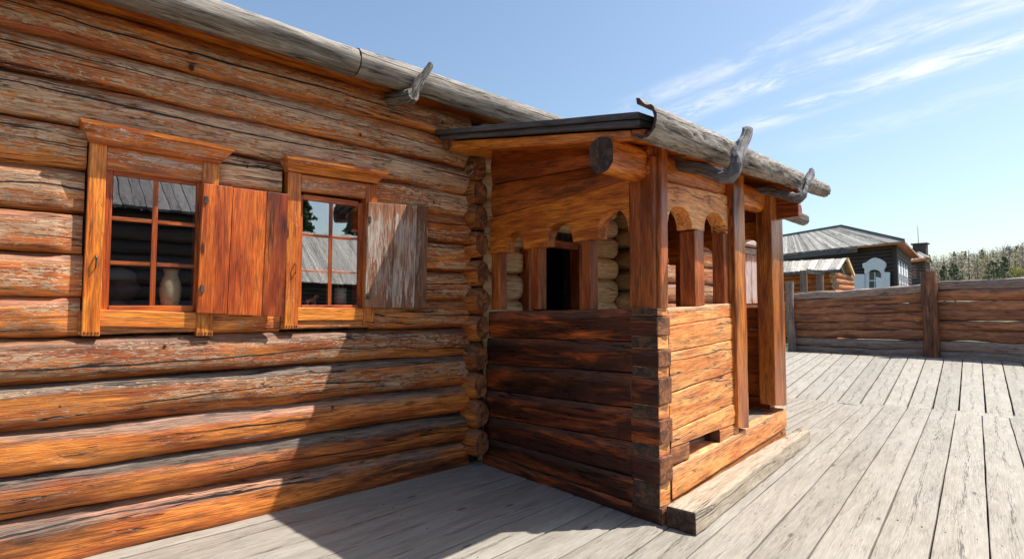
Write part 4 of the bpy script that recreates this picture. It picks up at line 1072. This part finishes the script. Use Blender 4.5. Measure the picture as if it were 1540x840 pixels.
# white window with arched carved top and open shutters, on the front wall
wd_ = (V((cl2.x, cl2.y, 0)) - V((cn2.x, cn2.y, 0))).normalized(); wn_ = V((-wd_.y, wd_.x, 0))
if wn_.dot(V((0, 0, 0)) - V((cn2.x, cn2.y, 0))) < 0: wn_ = -wn_
P0 = V((cn2.x, cn2.y, 0)) + wn_ * .13
def wp(u, v, off=0.0): return pl(u, v, P0 + wn_ * off, wn_)
def wq(mb, u0, v0, u1, v1, off, th, **k):
    hexa(mb, [wp(u0, v0, off), wp(u1, v0, off), wp(u1, v1, off), wp(u0, v1, off)], -wn_ * th, amp=.004, **k)
mb = MB()
wq(mb, 1301, 410, 1307, 440, .05, .12); wq(mb, 1325, 409, 1331, 438, .05, .12); wq(mb, 1301, 434, 1331, 440, .06, .12)
ww = mb.build('window', M['white'], bh, label='white arched window with carved crown and open shutters')
mb = MB()   # crown: stepped scroll outline
outline = [(1300, 411), (1300, 404), (1297, 401), (1297, 396), (1303, 394), (1308, 390), (1312, 388), (1316, 387), (1320, 388), (1325, 390), (1330, 393), (1332, 397), (1331, 402), (1329, 405), (1329, 410), (1325, 411), (1322, 407), (1316, 405), (1309, 406), (1305, 411)]
n_ = len(outline)
fa = [mb.vert(wp(u, v, .1)) for u, v in outline]; ba = [mb.vert(wp(u, v, .1) - wn_ * .12) for u, v in outline]
mb.face(fa); mb.face(tuple(reversed(ba)))
for i in range(n_): mb.face((fa[i], ba[i], ba[(i + 1) % n_], fa[(i + 1) % n_]))
mb.build('carved_crown', M['white'], ww)
mb = MB(); wq(mb, 1307, 409, 1325, 434, .01, .04, step=3); mb.build('glass', M['dglass'], ww)
mb = MB(); wq(mb, 1307, 421, 1325, 422.5, .03, .04); wq(mb, 1315, 409, 1316.2, 434, .03, .04, vert=True); mb.build('sash', M['white'], ww)
for (u0, u1) in ((1282, 1292), (1292.5, 1301)):
    pass
mb = MB(); wq(mb, 1282, 412, 1300, 438, .12, .05); mb.build('shutter', M['white'], ww)
mb = MB(); wq(mb, 1327, 409, 1338, 434, .12, .05); mb.build('shutter', M['white'], ww)
mb = MB(); a = wp(1317, 416, .5); b = wp(1330, 419, .15); hexa(mb, [a, b, b + V((0, 0, -.85)), a + V((0, 0, -.85))], -wn_ * .05); mb.build('shutter', M['white'], ww)
# tall white veranda windows on the receding wall
sd3 = (V((cr2.x, cr2.y, 0)) - V((cn2.x, cn2.y, 0))).normalized(); sn = V((sd3.y, -sd3.x, 0))
if sn.dot(V((cn2.x, cn2.y, 0))) > 0: sn = -sn
for i in range(4):
    s0 = .7 + i * 1.9; o_ = V((cn2.x, cn2.y, 0)) + sd3 * s0 + sn * .12
    mb = MB()
    for a_, b_, z0, z1 in ((0, .16, 1.6, 3.9), (1.0, 1.16, 1.6, 3.9), (.16, 1.0, 1.6, 1.75), (.16, 1.0, 3.5, 3.95), (.5, .58, 1.75, 3.5), (.16, 1.0, 2.9, 2.97)):
        q0, q1 = o_ + sd3 * a_, o_ + sd3 * b_
        hexa(mb, [V((q0.x, q0.y, z1)), V((q1.x, q1.y, z1)), V((q1.x, q1.y, z0)), V((q0.x, q0.y, z0))], -sn * .12 if True else None, amp=.003, step=.5)
    # pointed top
    q0, q1, q2 = o_ - sd3 * .05, o_ + sd3 * 1.2, o_ + sd3 * .58
    hexa(mb, [V((q2.x, q2.y, 4.35)) - sd3 * .1, V((q2.x, q2.y, 4.35)) + sd3 * .1, V((q1.x, q1.y, 3.95)), V((q0.x, q0.y, 3.95))], -sn * .12, amp=.003, step=.5)
    mb.build('window', M['white'], bh)

# ------------------------------------------------------------------ third building with chimney and mast
tb = empty('wooden_house', at_d(1385, 470, 47), label='small dark log house with orange soffit and chimney behind the tall fence post', cat='house')
mb = MB(); a, b, c, d = at_d(1364, 425, 50), at_d(1391, 425, 47), at_d(1398, 425, 52), 0
wall_logs(mb, a.xy.to_3d(), b.xy.to_3d(), -.14, at_d(1385, 389, 47).z, 22, .1, (.6, 0, 0, 0)); wall_logs(mb, b.xy.to_3d(), c.xy.to_3d(), -.14, at_d(1385, 389, 47).z, 22, .1, (.6, 0, 0, 0))
mb.build('wall', [M['brown'], M['endo']], tb)
e0, e1, e2 = at_d(1360, 388, 49), at_d(1399, 386, 45.5), at_d(1404, 386, 54); e0.z = e1.z = e2.z = at_d(1390, 387, 46).z
ap = at_d(1372, 373, 52); ap2 = ap + (e2 - e1) * .3
mb = MB(); tri_boards(mb, e1, e0, ap, ap.lerp(ap2, .1), 14); tri_boards(mb, e1, e2, ap, ap2, 8); mb.build('roof', M['droof'], tb)
mb = MB(); hexa(mb, [e0 + V((0, 0, -.08)), e1 + V((0, 0, -.08)), e1 + FW * 1.4 + V((0, 0, -.2)), e0 + FW * 1.4 + V((0, 0, -.2))], V((0, 0, -.08)), pp=(.9, 0, 0, 0)); hexa(mb, [e0 + V((0, 0, -.05)), e1 + V((0, 0, -.05)), e1 + V((0, 0, -.28)), e0 + V((0, 0, -.28))], FW * .08, pp=(.9, 0, 0, 0)); mb.build('soffit', M['trim'], tb)
mb = MB(); p = at_d(1384, 372, 50); box(mb, p.x - .4, p.x + .4, p.y - .5, p.y + .5, ap.z - 1.1, p.z + .25, step=.5); box(mb, p.x - .5, p.x + .5, p.y - .62, p.y + .62, p.z + .25, p.z + .38, step=.5); mb.build('chimney', M['brown'], tb)
mb = MB(); p = at_d(1373, 408, 48.9); q = at_d(1381, 408, 48.0); hexa(mb, [p + V((0, 0, .5)), q + V((0, 0, .5)), q + V((0, 0, -.6)), p + V((0, 0, -.6))], FW * .3, pp=(.4, 0, 0, .0)); mb.build('window', M['post'], tb)
mast = at_d(1385, 470, 58); mb = MB(); tube_path(mb, [(mast.x, mast.y, -.14), (mast.x, mast.y, at_d(1385, 338, 58).z)], [.06, .02], n=8, sub=6)
mb.build('mast', M['iron'], None, label='thin upright lightning mast rising behind the chimney', cat='mast')

# ------------------------------------------------------------------ hill and trees
def hill_z(x, y):
    r = math.hypot(x, y); h = math.degrees(math.atan2(y, x))
    if r < 90: return -.3
    top = 14 - .9 * (h - 6) if h > -25 else 25
    top = max(4, min(34, top))
    t = max(0, min(1, (r - 90) / 230)); t = t * t * (3 - 2 * t)
    return -.3 + top * t + noise.noise(V((x * .012, y * .012, 3))) * 3.0 * t
def hill():
    mb = MB(); rows = []
    H_ = [h for h in range(-40, 181, 2)]; RR_ = [80, 100, 120, 140, 165, 190, 220, 250, 285, 320, 380, 460, 600]
    for h in H_:
        rows.append([mb.vert(V((r_ * math.cos(R(h)), r_ * math.sin(R(h)), hill_z(r_ * math.cos(R(h)), r_ * math.sin(R(h)))))) for r_ in RR_])
    for i in range(len(H_) - 1):
        for j in range(len(RR_) - 1): mb.face((rows[i][j], rows[i][j + 1], rows[i + 1][j + 1], rows[i + 1][j]), 0, True)
    mb.build('hill', M['ground'], None, kind='structure')
hill()
def leaves(mb, c, rad, n, size, pr, rnd):
    for _ in range(n):
        while True:
            q = V((rnd.uniform(-1, 1), rnd.uniform(-1, 1), rnd.uniform(-1, 1)))
            if q.length < 1: break
        q = V(c) + V((q.x * rad[0], q.y * rad[1], q.z * rad[2]))
        a = V((rnd.gauss(0, 1), rnd.gauss(0, 1), rnd.gauss(0, 1))).normalized(); b = a.cross(V((rnd.gauss(0, 1), rnd.gauss(0, 1), rnd.gauss(0, 1)))).normalized()
        s = size * rnd.uniform(.6, 1.4); pp = (rnd.uniform(*pr), 0, 0, 0)
        ids = [mb.vert(q + a * s, pp=pp), mb.vert(q - a * s * .5 + b * s * .8, pp=pp), mb.vert(q - a * s * .5 - b * s * .8, pp=pp)]
        mb.face(ids)
def stick(mb, a, b, r0, r1, m=1):
    a = V(a); b = V(b); t = (b - a).normalized(); u = t.cross(V((1, .3, .1))).normalized(); w_ = t.cross(u)
    A_ = [mb.vert(a + (u * math.cos(k * 2.094) + w_ * math.sin(k * 2.094)) * r0) for k in range(3)]; B_ = [mb.vert(b + (u * math.cos(k * 2.094) + w_ * math.sin(k * 2.094)) * r1) for k in range(3)]
    for k in range(3): mb.face((A_[k], A_[(k + 1) % 3], B_[(k + 1) % 3], B_[k]), m)
def forest():
    rnd = random.Random(11); mb = MB()
    for _ in range(3200):
        h = rnd.uniform(-9, 22); r_ = 165 + 170 * rnd.random() ** .8
        x, y = r_ * math.cos(R(h)), r_ * math.sin(R(h)); z = hill_z(x, y); ht = rnd.uniform(6, 12.5)
        stick(mb, (x, y, z), (x, y, z + ht * .95), .16, .03)
        for k in range(5):
            a = rnd.uniform(0, 6.28); zz = z + ht * rnd.uniform(.35, .85); rr_ = rnd.uniform(.8, 1.8)
            stick(mb, (x, y, zz), (x + rr_ * math.cos(a), y + rr_ * math.sin(a), zz + rr_ * 1.2), .06, .015)
        pr = rnd.choice([(0, .6), (.2, 1), (.4, 1)])
        leaves(mb, (x, y, z + ht * .62), (1.5, 1.5, ht * .38), 42, .26, pr, rnd)
    mb.build('forest', [M['bare'], M['bark']], None, kind='stuff', label='leafless grey birch wood covering the hill', cat='forest')
    mg = MB(); mp = MB()
    for _ in range(170):
        h = rnd.uniform(-9, 22); r_ = 162 + 170 * rnd.random() ** .8
        x, y = r_ * math.cos(R(h)), r_ * math.sin(R(h)); z = hill_z(x, y); ht = rnd.uniform(6, 10)
        stick(mg, (x, y, z), (x, y, z + ht), .16, .03); leaves(mg, (x, y, z + ht * .6), (1.8, 1.8, ht * .4), 120, .22, (0, 1), rnd)
    for _ in range(60):
        h = rnd.uniform(-9, 22); r_ = 175 + 160 * rnd.random() ** .8
        x, y = r_ * math.cos(R(h)), r_ * math.sin(R(h)); z = hill_z(x, y); ht = rnd.uniform(7, 12)
        stick(mp, (x, y, z), (x, y, z + ht), .16, .03)
        for k in range(6): leaves(mp, (x, y, z + ht * (.3 + .12 * k)), (2.0 - .3 * k, 2.0 - .3 * k, ht * .09), 34, .3, (0, 1), rnd)
    mp.build('forest', [M['pine'], M['bark']], None, kind='stuff', label='scattered dark conifers mixed into the birch wood on the hill', cat='forest')
    mg.build('forest', [M['spring'], M['bark']], None, kind='stuff', label='young yellow-green trees scattered through the grey birch wood', cat='forest')
forest()
def pine(x, y, z, ht, rad, label, cat='pine tree', group=None, nl=900, leaf=.22):
    rnd = random.Random(int(x * 7 + y * 3)); root = empty('pine_tree', (x, y, z), label=label, cat=cat, group=group)
    mb = MB(); tube_path(mb, [(x, y, z - .3), (x + .1, y, z + ht * .5), (x, y, z + ht)], [ht * .022, ht * .014, .03], n=8); mb.build('trunk', M['bark'], root)
    mb = MB(); n = 16
    for i in range(n):
        t = i / n; zz = z + ht * (.22 + .76 * t); rr_ = rad * (1 - t) ** .75 + .15
        for k in range(6):
            a = rnd.uniform(0, 6.28); d_ = rr_ * rnd.uniform(.45, 1.0)
            e = V((x + d_ * math.cos(a), y + d_ * math.sin(a), zz + rnd.uniform(-.2, .3)))
            stick(mb, (x, y, zz), e, .05, .015, 1)
            leaves(mb, V((x, y, zz)).lerp(e, .72), (d_ * .38, d_ * .38, ht * .028), max(4, nl // (n * 6)), leaf, (0, 1), rnd)
    mb.build('crown', [M['pine'], M['bark']], root)
def hill_tree(u, vtop, dist, ht, rad, label):
    p = at_d(u, 460, dist); z = hill_z(p.x, p.y); top = at_d(u, vtop, dist).z
    pine(p.x, p.y, z, max(3, top - z), rad, label, group='dark pines on the wooded hill', nl=700, leaf=dist * .0016)
hill_tree(1421, 397, 112, 9, 2.8, 'smaller dark pine on the hill, left of the pine pair')
hill_tree(1437, 393, 116, 10, 3.2, 'bushy pine on the hill above the left fence rail')
hill_tree(1496, 391, 114, 10, 4.0, 'broadest dark pine on the hill, mid right above the fence')
hill_tree(1513, 384, 120, 9, 2.6, 'slim pine standing higher on the hill right of the broad one')
for (u, v, d, lb) in ((1400, 381, 300, 'tiny dark treetop pine on the ridge, leftmost'), (1438, 376, 310, 'tiny dark pine on the ridge above the pine pair'), (1455, 375, 312, 'small dark pine on the ridge, in the middle'), (1534, 369, 300, 'dark wide pine at the right end of the ridge')):
    hill_tree(u, v, d, 7, 3.2, lb)
def leafy(u, vtop, d, rad, label):
    p = at_d(u, 460, d); z = hill_z(p.x, p.y); ht = at_d(u, vtop, d).z - z; rnd = random.Random(5)
    root = empty('young_tree', (p.x, p.y, z), label=label, cat='tree')
    mb = MB(); tube_path(mb, [(p.x, p.y, z - .2), (p.x, p.y, z + ht * .8)], [.15, .04], n=8); mb.build('trunk', M['bark'], root)
    mb = MB()
    for k in range(14): leaves(mb, (p.x + rnd.uniform(-rad, rad) * .6, p.y + rnd.uniform(-rad, rad) * .6, z + ht * rnd.uniform(.35, .9)), (rad * .4, rad * .4, ht * .12), 60, .22, (0, 1), rnd)
    mb.build('crown', [M['spring']], root)
leafy(1537, 399, 112, 2.6, 'yellow-green young tree at the right edge above the fence')

# ------------------------------------------------------------------ buildings and trees across the yard (seen in the window panes)
def barn(name, x0, x1, y0, y1, ze_, zr_, label, rm, cat='barn'):
    root = empty(name, ((x0 + x1) / 2, (y0 + y1) / 2, -.14), label=label, cat=cat)
    mb = MB(); ym = (y0 + y1) / 2
    wall_logs(mb, (x0, y1, 0), (x1, y1, 0), -.14, ze_, 11, .13); wall_logs(mb, (x0, y0, 0), (x1, y0, 0), -.14, ze_, 11, .13)
    wall_logs(mb, (x0, y0, 0), (x0, y1, 0), -.14, ze_, 11, .13); wall_logs(mb, (x1, y0, 0), (x1, y1, 0), -.14, ze_, 11, .13)
    mb.build('wall', [M['brown'], M['endo']], root)
    mb = MB(); n = int((x1 - x0 + 1) / .22)
    board_quads(mb, (x0 - .5, ym, zr_), (x1 + .5, ym, zr_), (x1 + .5, y1 + .6, ze_), (x0 - .5, y1 + .6, ze_), n, .06, (.2, 1), (0, .3))
    board_quads(mb, (x0 - .5, ym, zr_), (x1 + .5, ym, zr_), (x1 + .5, y0 - .6, ze_), (x0 - .5, y0 - .6, ze_), n, .06, (.2, 1), (0, .3))
    mb.build('roof', rm, root)
barn('log_barn', -5, 3.6, -13.5, -7.2, 3.6, 6.0, 'dark log barn with grey board roof facing the windows, behind the viewer', M['gdark'])
barn('long_barn', 5.5, 24, -38, -28, 2.9, 7.0, 'long low barn with pale board roof across the yard', M['droof'])
for i, (x, y, h) in enumerate(((21, -50, 12), (23.5, -55, 14.5), (27, -49, 12.5), (31, -54, 12), (-3, -30, 10))):
    pine(x, y, -.14, h, 3.6, ['pine behind the long barn, first from the gable', 'tallest pine behind the long barn', 'pine behind the far end of the long barn', 'pine just clear of the long barn gable', 'pine behind the dark log barn'][i], group='pines across the yard', nl=1500, leaf=.3)
